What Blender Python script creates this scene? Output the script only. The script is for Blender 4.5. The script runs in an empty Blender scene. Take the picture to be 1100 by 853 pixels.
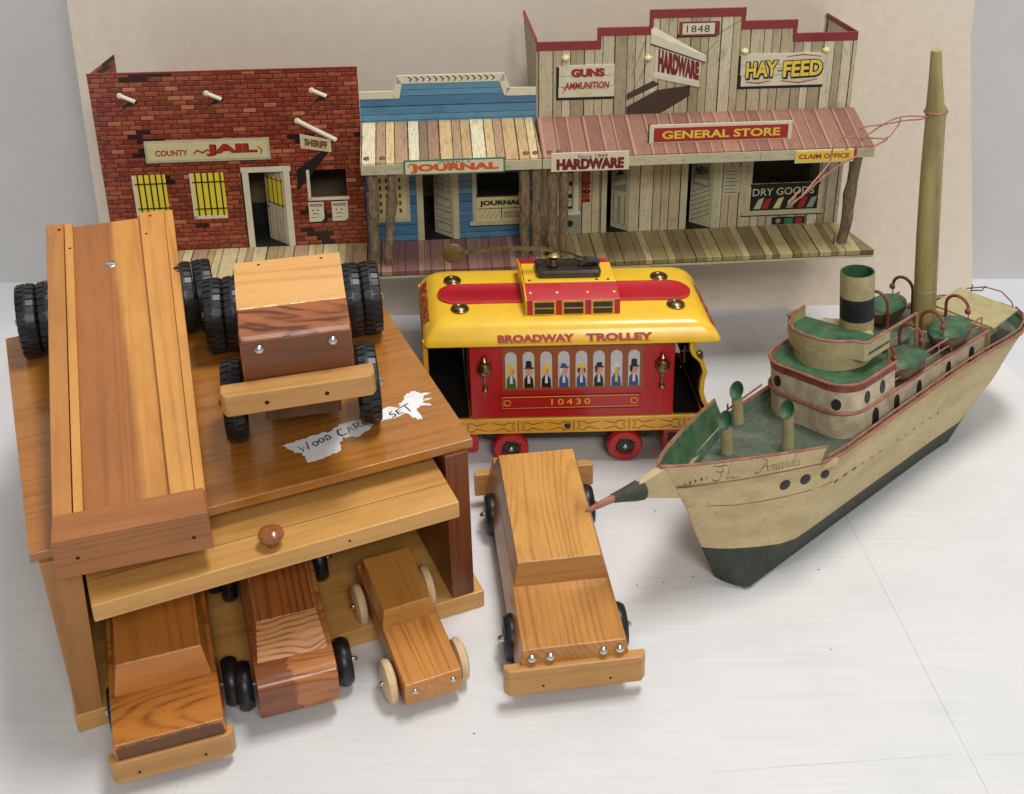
import bpy, bmesh, math, random
from mathutils import Vector, Matrix
from math import sin, cos, pi, radians
WK = 1.02
S = 0.01            # everything below is written in centimetres
random.seed(7)
SC = bpy.context.scene
COL = SC.collection

# ------------------------------------------------------------------ nodes
def L(r, g=None, b=None):
    if g is None:
        r, g, b = r
    f = lambda c: (c/255/12.92) if c/255 <= .04045 else ((c/255+.055)/1.055)**2.4
    return (f(r), f(g), f(b), 1)
def A(r, g, b, k=1.12):
    """albedo for something that looks (r,g,b) in the picture"""
    c = L(r, g, b)
    return tuple(min(.86, v*k) for v in c[:3])+(1,)

class N:
    def __init__(s, name, rough=.5, spec=.5, metal=0, coat=0):
        s.m = bpy.data.materials.new(name); s.m.use_nodes = True
        s.t = s.m.node_tree; s.b = s.t.nodes['Principled BSDF']
        s.b.inputs['Roughness'].default_value = rough
        s.b.inputs['Specular IOR Level'].default_value = spec
        s.b.inputs['Metallic'].default_value = metal
        s.b.inputs['Coat Weight'].default_value = coat
        s.b.inputs['Coat Roughness'].default_value = .12
        s._co = None
    def n(s, typ, **kw):
        x = s.t.nodes.new(typ)
        for k, v in kw.items(): setattr(x, k, v)
        return x
    def put(s, node, key, v):
        if isinstance(v, bpy.types.NodeSocket): s.t.links.new(v, node.inputs[key])
        else: node.inputs[key].default_value = v
    def co(s, rnd=True):
        """object coordinates in centimetres, shifted at random from object to object"""
        if s._co is None:
            tc = s.n('ShaderNodeTexCoord')
            v = s.vm('SCALE', tc.outputs['Object'], scale=1/S)
            if rnd:
                oi = s.n('ShaderNodeObjectInfo')
                r = s.vm('SCALE', (37.0, 17.0, 53.0), scale=oi.outputs['Random'])
                v = s.vm('ADD', v, r)
            s._co = v
        return s._co
    def vm(s, op, a, b=None, scale=None):
        x = s.n('ShaderNodeVectorMath', operation=op)
        s.put(x, 0, a)
        if b is not None: s.put(x, 1, b)
        if scale is not None: s.put(x, 'Scale', scale)
        return x.outputs[0]
    def ma(s, op, a, b=0, c=0, clamp=False):
        x = s.n('ShaderNodeMath', operation=op, use_clamp=clamp)
        s.put(x, 0, a); s.put(x, 1, b); s.put(x, 2, c)
        return x.outputs[0]
    def xyz(s, v):
        x = s.n('ShaderNodeSeparateXYZ'); s.put(x, 0, v); return x.outputs
    def comb(s, x, y, z):
        c = s.n('ShaderNodeCombineXYZ'); s.put(c, 0, x); s.put(c, 1, y); s.put(c, 2, z); return c.outputs[0]
    def noise(s, v, scale=1, detail=3, rough=.55, dist=0):
        x = s.n('ShaderNodeTexNoise'); s.put(x, 'Vector', v); s.put(x, 'Scale', scale); s.put(x, 'Detail', detail)
        s.put(x, 'Roughness', rough); s.put(x, 'Distortion', dist); return x.outputs['Fac']
    def white(s, v):
        x = s.n('ShaderNodeTexWhiteNoise', noise_dimensions='1D'); s.put(x, 'W', v); return x.outputs['Value']
    def ramp(s, f, stops, interp='LINEAR'):
        x = s.n('ShaderNodeValToRGB'); r = x.color_ramp; r.interpolation = interp
        while len(r.elements) < len(stops): r.elements.new(.5)
        for e, (p, c) in zip(r.elements, stops):
            e.position = p; e.color = c if len(c) == 4 else (*c, 1)
        s.put(x, 0, f); return x.outputs[0]
    def mix(s, f, a, b, mode='MIX'):
        x = s.n('ShaderNodeMix', data_type='RGBA', blend_type=mode)
        s.put(x, 0, f); s.put(x, 6, a); s.put(x, 7, b); return x.outputs[2]
    def step(s, v, lo, hi):
        x = s.n('ShaderNodeMapRange', interpolation_type='SMOOTHSTEP'); s.put(x, 0, v); s.put(x, 1, lo); s.put(x, 2, hi); return x.outputs[0]
    def color(s, c): s.put(s.b, 'Base Color', c); return s
    def bump(s, h, dist=.02, strength=.5):
        x = s.n('ShaderNodeBump'); s.put(x, 'Height', h); s.put(x, 'Distance', dist*S); s.put(x, 'Strength', strength)
        s.put(s.b, 'Normal', x.outputs[0])
    def rough(s, v): s.put(s.b, 'Roughness', v)

def wear(n, base, worn, radius=.12, lo=.02, hi=.22):
    """scuffed edges: where the surface turns a corner, broken up by noise"""
    bv = n.n('ShaderNodeBevel', samples=4); n.put(bv, 'Radius', radius*S)
    g = n.n('ShaderNodeNewGeometry')
    d = n.n('ShaderNodeVectorMath', operation='DOT_PRODUCT'); n.put(d, 0, bv.outputs[0]); n.put(d, 1, g.outputs['Normal'])
    e = n.ma('SUBTRACT', 1, d.outputs['Value'])
    e = n.ma('MULTIPLY', e, n.step(n.noise(n.co(), 1.1, 4, .7), .42, .62))
    return n.mix(n.step(e, lo, hi), base, worn)

def flat(name, rgb, rough=.5, metal=0, var=.12, scale=1.2, coat=0, bump=0, spec=.5, k=1.12):
    n = N(name, rough, spec, metal, coat)
    c = A(*rgb, k)
    f = n.noise(n.co(), scale, 5, .65)
    lo = tuple(v*(1-var*1.6) for v in c[:3])+(1,); hi = tuple(min(.9, v*(1+var)) for v in c[:3])+(1,)
    n.color(n.ramp(f, [(.3, lo), (.7, hi)]))
    if bump: n.bump(n.noise(n.co(), scale*6, 4, .6), .03, bump)
    return n.m

def wood(name, light, dark, axis='y', ring=7, amp=.5, rough=.36, stretch=.07, coat=.12, edge=None, heart=None, rs=.22, fibre=.3, nick=0, lines=0, pits=1, sheen=.35):
    """varnished timber: growth lines drawn out along one axis, fine fibres, blotches, dents, worn arrises"""
    n = N(name, rough, sheen, 0, coat)
    co = n.co()
    sc = {'x': (stretch, 1, 1), 'y': (1, stretch, 1), 'z': (1, 1, stretch)}[axis]
    v = n.vm('MULTIPLY', co, sc)
    big = n.noise(v, rs, 2, .4, .6)
    ph = n.ma('MULTIPLY', big, ring*6.283)
    if lines:
        c3 = n.xyz(co); ac = n.ma('ADD', c3[1 if axis == 'x' else 0], n.ma('MULTIPLY', c3[2 if axis != 'z' else 1], .8))
        ph = n.ma('ADD', ph, n.ma('MULTIPLY', ac, lines*6.283))
    w = n.ma('MULTIPLY_ADD', n.ma('SINE', ph), .5, .5)
    w = n.ma('POWER', w, 3.2)
    mod = n.step(n.noise(v, .9, 2, .5), .3, .62)
    w = n.ma('MULTIPLY', w, n.ma('MULTIPLY_ADD', mod, .7, .3))
    fi = n.noise(n.vm('MULTIPLY', co, tuple(.5 if q < 1 else 9 for q in sc)), 1, 4, .65)
    bl = n.noise(n.vm('MULTIPLY', co, tuple(.3 if q < 1 else 1 for q in sc)), .45, 4, .6)
    a, b = A(*light, WK), A(*dark, WK)
    f = n.ma('ADD', n.ma('MULTIPLY', w, amp), n.ma('MULTIPLY', n.ma('SUBTRACT', fi, .5), fibre*2.4))
    f = n.ma('ADD', f, n.ma('MULTIPLY', n.ma('SUBTRACT', bl, .42), 1.3), clamp=True)
    c = n.mix(f, a, b)
    if heart:      # a streak of darker heartwood with a wandering, softly stained border
        hc, hx, hw = heart
        x = n.xyz(n.vm('SCALE', n.n('ShaderNodeTexCoord').outputs['Object'], scale=1/S))[0]
        e = n.ma('ADD', x, n.ma('MULTIPLY', n.noise(v, .5, 3, .6), 3.4))
        hd = A(*hc, WK); hl = tuple(q*.62 for q in hd[:3])+(1,)
        c = n.mix(n.step(e, hx, hx+hw), n.mix(f, hd, hl), c)
    if pits:
        dots = n.step(n.noise(n.vm('MULTIPLY', co, tuple(.6 if q < 1 else 1.6 for q in sc)), 2.6, 3, .6), .66, .74)
        c = n.mix(n.ma('MULTIPLY', dots, .45*pits), c, tuple(q*.55 for q in b[:3])+(1,))
    if nick:
        sc1 = n.noise(n.vm('MULTIPLY', co, (2.2, .5, 1)), 1.3, 5, .75, 1.2)
        c = n.mix(n.ma('MULTIPLY', n.step(sc1, .64, .69), nick), c, A(238, 205, 160))
        s2 = n.noise(n.vm('MULTIPLY', co, (.35, 4.2, 1)), 1.1, 4, .7, .8)
        c = n.mix(n.ma('MULTIPLY', n.step(s2, .67, .70), nick*.8), c, A(236, 200, 150))
    if edge: c = wear(n, c, A(*edge))
    n.color(c)
    sm_ = n.noise(co, .35, 3, .6)
    n.rough(n.ma('ADD', n.ma('ADD', rough-.12, n.ma('MULTIPLY', fi, .16)), n.ma('MULTIPLY', sm_, .16)))
    dent = n.step(n.noise(co, 1.7, 2, .5), .68, .78)
    n.bump(n.ma('SUBTRACT', n.ma('ADD', n.ma('MULTIPLY', fi, .5), n.ma('MULTIPLY', w, .35)), n.ma('MULTIPLY', dent, 1.2)), .014, .5)
    return n.m

def planks(name, cols, width=1.0, axis=0, line=(30, 24, 20), lw=.06, grain=2, rough=.42, light_line=None, seed=0.0, gap=.55, jitter=.28):
    """lithographed boards: a tone for each board, inked joints, inked grain"""
    n = N(name, rough, .45, 0, .12)
    tc = n.n('ShaderNodeTexCoord'); co = n.vm('SCALE', tc.outputs['Object'], scale=1/S)
    c3 = n.xyz(co); u = c3[axis]
    wv = n.ma('MULTIPLY', n.ma('SINE', n.ma('MULTIPLY', u, 1.9/width)), jitter*width)
    q = n.ma('DIVIDE', n.ma('ADD', n.ma('ADD', u, wv), 100+seed), width)
    k = n.ma('FLOOR', q); fr = n.ma('SUBTRACT', q, k)
    rnd = n.white(k)
    stops = [(i/len(cols), A(*c)) for i, c in enumerate(cols)]
    base = n.ramp(rnd, stops, 'CONSTANT')
    other = [i for i in (0, 1, 2) if i != axis]
    m = [0, 0, 0]; m[axis] = 5.5
    for i in other: m[i] = .33
    v = n.vm('ADD', n.vm('MULTIPLY', co, tuple(m)), n.comb(0, n.ma('MULTIPLY', k, 7.3), n.ma('MULTIPLY', k, 3.1)))
    g = n.noise(v, .8, 3, .55, .8)
    g2 = n.ma('FRACT', n.ma('MULTIPLY', g, 7))
    gl = n.ma('MULTIPLY', n.step(n.ma('ABSOLUTE', n.ma('SUBTRACT', g2, .5)), .16, .02), .16*grain)
    c = n.mix(gl, base, A(*line))
    soft = n.noise(n.vm('MULTIPLY', co, tuple(2.2 if i == axis else .5 for i in range(3))), 1, 3)
    c = n.mix(n.ma('MULTIPLY', n.step(soft, .5, .75), .3), c, A(*line))
    e = n.ma('MINIMUM', fr, n.ma('SUBTRACT', 1, fr))
    wob = n.ma('MULTIPLY', n.noise(co, 2.5, 2), lw*1.2)
    jn = n.step(e, n.ma('ADD', lw*.3, wob), n.ma('ADD', lw*.05, n.ma('MULTIPLY', wob, .5)))
    c = n.mix(n.ma('SUBTRACT', 1, n.ma('SUBTRACT', 1, jn)), c, A(*line))
    if light_line:
        lj = n.step(n.ma('ABSOLUTE', n.ma('SUBTRACT', fr, .14)), .07, .02)
        c = n.mix(n.ma('MULTIPLY', lj, .6), c, A(*light_line))
    # butt joints here and there
    n.color(c)
    n.bump(n.noise(co, .5, 2), .15, .12)
    return n.m

def bricks(name):
    n = N(name, .4, .45, 0, .15)
    tc = n.n('ShaderNodeTexCoord'); co = n.vm('SCALE', tc.outputs['Object'], scale=1/S)
    x, y, z = n.xyz(co)
    x = n.ma('ADD', x, y)
    bh, bw = .485, 1.3
    row = n.ma('FLOOR', n.ma('DIVIDE', z, bh)); fz = n.ma('FRACT', n.ma('DIVIDE', z, bh))
    sh = n.ma('ADD', n.ma('MULTIPLY', n.ma('MODULO', row, 2), .5), n.ma('MULTIPLY', n.white(row), .3))
    q = n.ma('ADD', n.ma('DIVIDE', x, bw), n.ma('ADD', sh, 20))
    k = n.ma('FLOOR', q); fx = n.ma('FRACT', q)
    idn = n.white(n.ma('ADD', n.ma('MULTIPLY', row, 71.7), n.ma('MULTIPLY', k, 13.37)))
    c = n.ramp(idn, [(0, A(116, 52, 36)), (.2, A(146, 68, 44)), (.42, A(128, 56, 36)), (.6, A(160, 82, 54)), (.76, A(140, 62, 40)), (.93, A(184, 116, 80))], 'CONSTANT')
    tone = n.noise(co, .22, 2)
    c = n.mix(n.step(tone, .42, .62), c, n.mix(.28, c, A(138, 30, 24)))
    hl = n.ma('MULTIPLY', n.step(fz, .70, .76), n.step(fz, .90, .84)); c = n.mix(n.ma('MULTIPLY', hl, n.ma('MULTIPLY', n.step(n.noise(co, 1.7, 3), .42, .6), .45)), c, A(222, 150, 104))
    # knocked-out dark patches follow the courses
    cell = n.comb(n.ma('DIVIDE', k, 2.1), 0, n.ma('DIVIDE', row, 2.2))
    pz = n.noise(cell, .5, 1.5, .4)
    c = n.mix(n.step(pz, .665, .675), c, A(34, 12, 14))
    ink = n.step(n.noise(n.vm('MULTIPLY', co, (1.5, 1.5, 5)), 1.4, 3), .58, .7)
    c = n.mix(n.ma('MULTIPLY', ink, .35), c, A(70, 18, 14))
    ex = n.ma('MINIMUM', fx, n.ma('SUBTRACT', 1, fx)); ez = n.ma('MINIMUM', fz, n.ma('SUBTRACT', 1, fz))
    mort = n.ma('MAXIMUM', n.step(ex, .055, .02), n.step(ez, .13, .06))
    c = n.mix(n.ma('MULTIPLY', mort, .95), c, A(52, 22, 18))
    n.color(c); n.bump(n.noise(co, .5, 2), .15, .12)
    return n.m

# ------------------------------------------------------------------ mesh builder (cm)
class B:
    def __init__(s): s.v = []; s.f = []; s.mi = []; s.m = 0; s.X = None
    def _v(s, p):
        p = Vector(p)
        if s.X is not None: p = s.X @ p
        s.v.append(p); return len(s.v)-1
    def face(s, idx, m=None): s.f.append(tuple(idx)); s.mi.append(s.m if m is None else m)
    def poly(s, pts, m=None): s.face([s._v(p) for p in pts], m); return s
    def hexa(s, p, m=None):
        i = [s._v(q) for q in p]
        for a in ((0,3,2,1), (4,5,6,7), (0,1,5,4), (1,2,6,5), (2,3,7,6), (3,0,4,7)): s.face([i[k] for k in a], m)
        return s
    def box(s, x0, x1, y0, y1, z0, z1, m=None):
        return s.hexa([(x0,y0,z0), (x1,y0,z0), (x1,y1,z0), (x0,y1,z0), (x0,y0,z1), (x1,y0,z1), (x1,y1,z1), (x0,y1,z1)], m)
    def rings(s, rings, closed=True, cap0=True, cap1=True, m=None):
        idx = [[s._v(p) for p in r] for r in rings]; k = len(idx[0])
        for a, b in zip(idx[:-1], idx[1:]):
            for i in range(k if closed else k-1):
                j = (i+1) % k; s.face((a[i], a[j], b[j], b[i]), m)
        if cap0: s.face(idx[0][::-1], m)
        if cap1: s.face(idx[-1], m)
        return s
    def prism(s, prof, a0, a1, axis='x', m=None, scale1=None):
        """extrude a 2D profile; axis x: prof=(y,z), y: (x,z), z: (x,y)"""
        def P(p, a): return {'x': (a, p[0], p[1]), 'y': (p[0], a, p[1]), 'z': (p[0], p[1], a)}[axis]
        return s.rings([[P(p, a0) for p in prof], [P(p, a1) for p in prof]], m=m)
    def lathe(s, prof, c=(0,0,0), axis='z', n=32, m=None, cap=True):
        """prof: (radius, height) list along the axis"""
        r = []
        for rad, h in prof:
            ring = []
            for i in range(n):
                t = 2*pi*i/n; a, b = rad*cos(t), rad*sin(t)
                ring.append({'z': (c[0]+a, c[1]+b, c[2]+h), 'x': (c[0]+h, c[1]+a, c[2]+b), 'y': (c[0]+b, c[1]+h, c[2]+a)}[axis])
            r.append(ring)
        return s.rings(r, cap0=cap, cap1=cap, m=m)
    def tube(s, pts, r, n=8, m=None, cap=True):
        pts = [Vector(p) for p in pts]; rs = r if isinstance(r, (list, tuple)) else [r]*len(pts)
        rings = []; up = None
        for i, p in enumerate(pts):
            t = (pts[min(i+1, len(pts)-1)]-pts[max(i-1, 0)]).normalized()
            if up is None: up = t.orthogonal().normalized()
            up = (up-t*up.dot(t)); up = up.normalized() if up.length > 1e-6 else t.orthogonal().normalized()
            w = t.cross(up)
            rings.append([p+(up*cos(2*pi*k/n)+w*sin(2*pi*k/n))*rs[i] for k in range(n)])
        return s.rings(rings, cap0=cap, cap1=cap, m=m)
    def dome(s, c, r, h, d=(0,-1,0), n=14, k=5, m=None):
        """a round-headed nail or lens standing on a surface at c, pointing along d"""
        d = Vector(d).normalized(); u = d.orthogonal().normalized(); w = d.cross(u); c = Vector(c)
        rings = []
        for j in range(k):
            a = (pi/2)*j/k
            rings.append([c+d*(h*sin(a))+(u*cos(2*pi*i/n)+w*sin(2*pi*i/n))*r*cos(a) for i in range(n)])
        idx = [[s._v(p) for p in q] for q in rings]
        for a, b in zip(idx[:-1], idx[1:]):
            for i in range(n): s.face((a[i], a[(i+1) % n], b[(i+1) % n], b[i]), m)
        t = s._v(c+d*h)
        for i in range(n): s.face((idx[-1][i], idx[-1][(i+1) % n], t), m)
        s.face(idx[0][::-1], m); return s
    def ribbon(s, pts, w, nrm, m=None, lift=0):
        """a flat painted stroke of width w along pts, facing nrm"""
        nrm = Vector(nrm).normalized(); pts = [Vector(p)+nrm*lift for p in pts]
        a, b = [], []
        for i, p in enumerate(pts):
            t = pts[min(i+1, len(pts)-1)]-pts[max(i-1, 0)]
            if t.length < 1e-7: t = Vector((1, 0, 0))
            sd = nrm.cross(t.normalized())
            ww = w*(.55 if i in (0, len(pts)-1) else 1)/2
            a.append(s._v(p+sd*ww)); b.append(s._v(p-sd*ww))
        for i in range(len(pts)-1): s.face((a[i], b[i], b[i+1], a[i+1]), m)
        return s
    def panel(s, xs, zs, filled, y0, y1, m=None):
        """a sheet in the xz plane cut on a grid: filled(xc, zc) says which cells are there"""
        V = {}
        def g(i, k, side):
            key = (i, k, side)
            if key not in V: V[key] = s._v((xs[i], y0 if side == 0 else y1, zs[k]))
            return V[key]
        nx, nz = len(xs)-1, len(zs)-1
        F = [[filled((xs[i]+xs[i+1])/2, (zs[k]+zs[k+1])/2) for k in range(nz)] for i in range(nx)]
        on = lambda i, k: 0 <= i < nx and 0 <= k < nz and F[i][k]
        for i in range(nx):
            for k in range(nz):
                if not F[i][k]: continue
                s.face((g(i,k,0), g(i+1,k,0), g(i+1,k+1,0), g(i,k+1,0)), m)
                s.face((g(i,k,1), g(i,k+1,1), g(i+1,k+1,1), g(i+1,k,1)), m)
                if not on(i-1, k): s.face((g(i,k,0), g(i,k+1,0), g(i,k+1,1), g(i,k,1)), m)
                if not on(i+1, k): s.face((g(i+1,k,0), g(i+1,k,1), g(i+1,k+1,1), g(i+1,k+1,0)), m)
                if not on(i, k-1): s.face((g(i,k,0), g(i,k,1), g(i+1,k,1), g(i+1,k,0)), m)
                if not on(i, k+1): s.face((g(i,k+1,0), g(i+1,k+1,0), g(i+1,k+1,1), g(i,k+1,1)), m)
        return s
    def add(s, verts, faces, m=None):
        o = [s._v(p) for p in verts]
        for f in faces: s.face([o[i] for i in f], m)
        return s
    def build(s, name, mats, parent=None, bevel=0, smooth=40, seg=2, label=None, normals=True):
        me = bpy.data.meshes.new(name)
        me.from_pydata([tuple(p*S) for p in s.v], [], s.f)
        if not isinstance(mats, (list, tuple)): mats = [mats]
        for q in mats: me.materials.append(q)
        for p, k in zip(me.polygons, s.mi): p.material_index = k
        if normals:
            bm = bmesh.new(); bm.from_mesh(me); bmesh.ops.recalc_face_normals(bm, faces=bm.faces); bm.to_mesh(me); bm.free()
        o = bpy.data.objects.new(name, me); COL.objects.link(o)
        if smooth:
            me.polygons.foreach_set('use_smooth', [True]*len(me.polygons)); me.set_sharp_from_angle(angle=radians(smooth))
        if bevel:
            md = o.modifiers.new('Bevel', 'BEVEL'); md.width = bevel*S; md.segments = seg; md.limit_method = 'ANGLE'; md.angle_limit = radians(35)
            md.harden_normals = True
        if parent is not None: o.parent = parent
        if label: o['label'] = label
        return o

def tag(o, label=None, cat=None, group=None, kind=None):
    if label: o['label'] = label
    if cat: o['category'] = cat
    if group: o['group'] = group
    if kind: o['kind'] = kind
    return o
def thing(name, label, cat, loc, rot=None, group=None, scale=1):
    o = bpy.data.objects.new(name, None); COL.objects.link(o); o.empty_display_size = .02
    M = rot.to_4x4() if rot is not None else Matrix.Identity(4)
    o.matrix_world = Matrix.Translation(Vector(loc)*S) @ M @ Matrix.Scale(scale, 4)
    return tag(o, label, cat, group)
def RZ(a): return Matrix.Rotation(a, 3, 'Z')
def RX(a): return Matrix.Rotation(a, 3, 'X')
def RY(a): return Matrix.Rotation(a, 3, 'Y')

# text as filled outlines; returns 2D verts (cm) and faces scaled to fit a box
_tc = {}
def glyphs(txt, shear=0, bold=0, space=1.0):
    key = (txt, shear, bold, space)
    if key not in _tc:
        cu = bpy.data.curves.new('t', 'FONT'); cu.body = txt; cu.shear = shear; cu.offset = bold; cu.space_character = space; cu.resolution_u = 3
        ob = bpy.data.objects.new('t', cu); COL.objects.link(ob)
        dg = bpy.context.evaluated_depsgraph_get(); me = bpy.data.meshes.new_from_object(ob.evaluated_get(dg))
        v = [(p.co.x, p.co.y) for p in me.vertices]; f = [tuple(q.vertices) for q in me.polygons]
        bpy.data.objects.remove(ob); bpy.data.curves.remove(cu); bpy.data.meshes.remove(me)
        x0 = min(p[0] for p in v); x1 = max(p[0] for p in v); y0 = min(p[1] for p in v); y1 = max(p[1] for p in v)
        _tc[key] = ([((p[0]-x0)/(x1-x0), (p[1]-y0)/(y1-y0)) for p in v], f)
    return _tc[key]
def write(b, txt, o, ux, uz, m=0, off=(0, -.02, 0), taper=None, **kw):
    """put txt in the parallelogram o + s*ux + t*uz"""
    v, f = glyphs(txt, **kw); o, ux, uz, off = Vector(o), Vector(ux), Vector(uz), Vector(off)
    P = []
    for a, c in v:
        h = c if taper is None else taper(a, c)
        P.append(o+ux*a+uz*h+off)
    b.add(P, f, m)

WORLD_STRENGTH = .27
LAMPS = [('ceiling_lamp', (.45, 1.0, 2.6), (0, .95, 0), .85, 43, (1, .985, .965), .5),
         ('front_fill', (.8, -2.0, 2.6), (0, 1.1, .1), 1.2, 56, (1, .975, .94), .8)]  # second lamp is an added front fill for backdrop and upright faces, no window
# ------------------------------------------------------------------ camera, light, setting
cd = bpy.data.cameras.new('camera'); cam = bpy.data.objects.new('camera', cd); COL.objects.link(cam)
SC.camera = cam
cd.sensor_width = 36; cd.lens = 1382.02/1100*36; cd.clip_start = .01; cd.clip_end = 50
cd.shift_x = -(607.74-550)/1100; cd.shift_y = -(426.5-255.29)/1100
cam.location = (0, 0, .70)
cam.rotation_euler = (RX(pi/2-.46616) @ RZ(-.00355)).to_euler()

SC.view_settings.view_transform = 'Standard'; SC.view_settings.look = 'None'
SC.view_settings.exposure = -0.04; SC.view_settings.gamma = 1
w = bpy.data.worlds.new('World'); SC.world = w; w.use_nodes = True
w.node_tree.nodes['Background'].inputs[0].default_value = (1, .985, .97, 1)
w.node_tree.nodes['Background'].inputs[1].default_value = WORLD_STRENGTH
def lamp(name, loc, target, size, power, col=(1, .96, .9), sy=None):
    l = bpy.data.lights.new(name, 'AREA'); l.shape = 'RECTANGLE'; l.size = size; l.size_y = sy or size; l.energy = power; l.color = col
    o = bpy.data.objects.new(name, l); COL.objects.link(o); o.location = loc
    o.rotation_euler = (Vector(target)-Vector(loc)).to_track_quat('-Z', 'Y').to_euler(); return o
for a in LAMPS: lamp(*a)

m_board = N('white_board', .42, .5, 0, .1)
c = m_board.co(False)
st = m_board.noise(m_board.vm('MULTIPLY', c, (.09, 2.6, 1)), 1, 5, .7)
bl = m_board.noise(c, .12, 3, .5)
col = m_board.mix(m_board.step(st, .3, .75), (.74, .74, .74, 1), (.68, .68, .68, 1))
col = m_board.mix(m_board.ma('MULTIPLY', m_board.step(bl, .45, .7), .5), col, (.64, .645, .65, 1))
spk = m_board.step(m_board.noise(m_board.vm('MULTIPLY', c, (1, 1.6, 1)), 1.5, 3, .7), .735, .76)
col = m_board.mix(m_board.ma('MULTIPLY', spk, .22), col, A(140, 132, 122))
m_board.color(col); m_board.bump(m_board.ma('ADD', st, m_board.ma('MULTIPLY', m_board.ma('SINE', m_board.ma('MULTIPLY', m_board.xyz(c)[1], 11)), .12)), .03, .35); m_board = m_board.m
m_gap = flat('grey_underlay', (150, 146, 142), .8, var=.05)
m_grey = flat('grey_wall_paint', (200, 199, 197), .6, var=.05, scale=.05)
m_greyl = flat('grey_ledge_paint', (200, 201, 205), .45, var=.05, scale=.05)
m_paper = N('beige_paper', .7, .3); c = m_paper.co(False)
f = m_paper.noise(m_paper.vm('MULTIPLY', c, (1.6, 1, 1.6)), .5, 5, .7)
cl = m_paper.noise(c, .03, 2)
pc = m_paper.mix(m_paper.step(f, .35, .65), A(226, 213, 194), A(219, 206, 187))
pc = m_paper.mix(m_paper.ma('MULTIPLY', m_paper.step(cl, .4, .6), .4), pc, A(224, 214, 200))
m_paper.color(pc); m_paper.bump(f, .05, .3); m_paper = m_paper.m

b = B(); b.box(-260, 260, -60, 129.4, -1.6, -.6); g = b.build('table', m_greyl, smooth=0); tag(g, kind='structure')
b = B(); b.box(-260, 260, 129.4, 132, -1.6, 160); g = b.build('wall', m_grey, smooth=0); tag(g, kind='structure')
sx = lambda y: 19.3+(119.5-y)*.1316
g_ = .025
b = B()
def board(p): b.rings([[(x, y, -.58) for x, y in p], [(x, y, 0) for x, y in p]])
board([(-75, -40), (sx(-40)-g_, -40), (sx(119)-g_, 119.0), (-75, 119.0)])
board([(sx(-40)+g_, -40), (72, -40), (42.9, 118.8), (sx(118.8)+g_, 118.8)])
b.hexa([(sx(-40)-.3, -39.9, -.5), (sx(-40)+.3, -39.9, -.5), (sx(118.9)+.3, 118.6, -.5), (sx(118.9)-.3, 118.6, -.5), (sx(-40)-.3, -39.9, -.05), (sx(-40)+.3, -39.9, -.05), (sx(118.9)+.3, 118.6, -.05), (sx(118.9)-.3, 118.6, -.05)])
o = b.build('table_cover', m_board, bevel=.04, smooth=0); tag(o, kind='structure')
m_crease = flat('crease_grey', (186, 185, 184), .6, var=.05)
b = B()
def crease(x0, y0, x1, y1, wd=.05): b.ribbon([(x0, y0, .004), ((x0*2+x1)/3, (y0*2+y1)/3+.03, .004), ((x0+x1*2)/3, (y0+y1*2)/3-.03, .004), (x1, y1, .004)], wd, (0, 0, 1))
crease(9.5, 60.2, 26.6, 61.7, .05); crease(27.6, 61.5, 31, 61.7, .04); crease(-25.6, 60.4, -25.5, 40, .05); crease(-25.1, 60.3, -25.05, 40, .04)
o = b.build('table_crease', m_crease, smooth=0); tag(o, kind='structure')
b = B()
Mb = Matrix.Translation((0, 122.3, 0)) @ RZ(.04).to_4x4()
b.X = Mb
pts = [(-48.9, -.6), (44.9, -.6), (44.6, 3), (40.6, 30), (40.2, 60), (-46.9, 60), (-48.3, 20)]
b.prism(pts, 0, .5, 'y')
o = b.build('backdrop', m_paper, smooth=0); tag(o, kind='structure')
# specks of dirt on the boards
m_dirt = flat('dirt', (50, 42, 34), .9)
b = B()
for x, y, s_ in [(5.5, 78.2, 0.07), (7.6, 78.5, 0.06), (10.0, 79.1, 0.07), (7.5, 87.3, 0.07), (20.1, 79.9, 0.08), (19.5, 71.2, 0.04), (-6.4, 63.5, 0.06), (13.9, 77.8, 0.08), (2.4, 76.0, 0.04)]:
    k = random.uniform(0, 6)
    b.tube([(x-s_*cos(k), y-s_*sin(k), .03), (x+.02, y, .05), (x+s_*cos(k), y+s_*sin(k), .03)], .03, 5)
o = b.build('debris', m_dirt); tag(o, kind='stuff')

# ------------------------------------------------------------------ woods
w_roof = wood('garage_top_wood', (176, 114, 46), (128, 76, 26), 'x', 10, .45, .24, .05, .5, edge=(205, 160, 110), nick=.25, sheen=.5, lines=.25)
w_red = wood('garage_red_wood', (122, 66, 32), (78, 38, 18), 'z', 8, .5, .34, .06, .25, edge=(165, 110, 70), lines=.8)
w_pale = wood('pale_pine', (206, 156, 86), (168, 116, 54), 'x', 8, .4, .34, .04, .25, edge=(222, 188, 135), nick=.2, lines=.5, pits=.7)
w_palez = wood('pale_pine_upright', (168, 116, 58), (130, 84, 38), 'z', 8, .45, .36, .05, .2, edge=(215, 180, 125), lines=.7)
w_dark = wood('dark_inner_wood', (104, 66, 36), (66, 40, 20), 'y', 8, .4, .5)
w_bedp = wood('trailer_pale', (212, 152, 80), (176, 118, 56), 'y', 8, .5, .36, .035, .15, edge=(232, 196, 140), lines=.6, nick=.1)
w_bed = wood('trailer_bed', (212, 152, 80), (176, 116, 54), 'y', 8, .5, .36, .035, .15, heart=((170, 108, 58), 1.6, .9), lines=.5, nick=.15)
w_bedl = wood('trailer_rail_reddish', (190, 130, 70), (154, 98, 50), 'y', 9, .5, .36, .04, .15, edge=(224, 184, 132), lines=.6, nick=.15)
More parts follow.
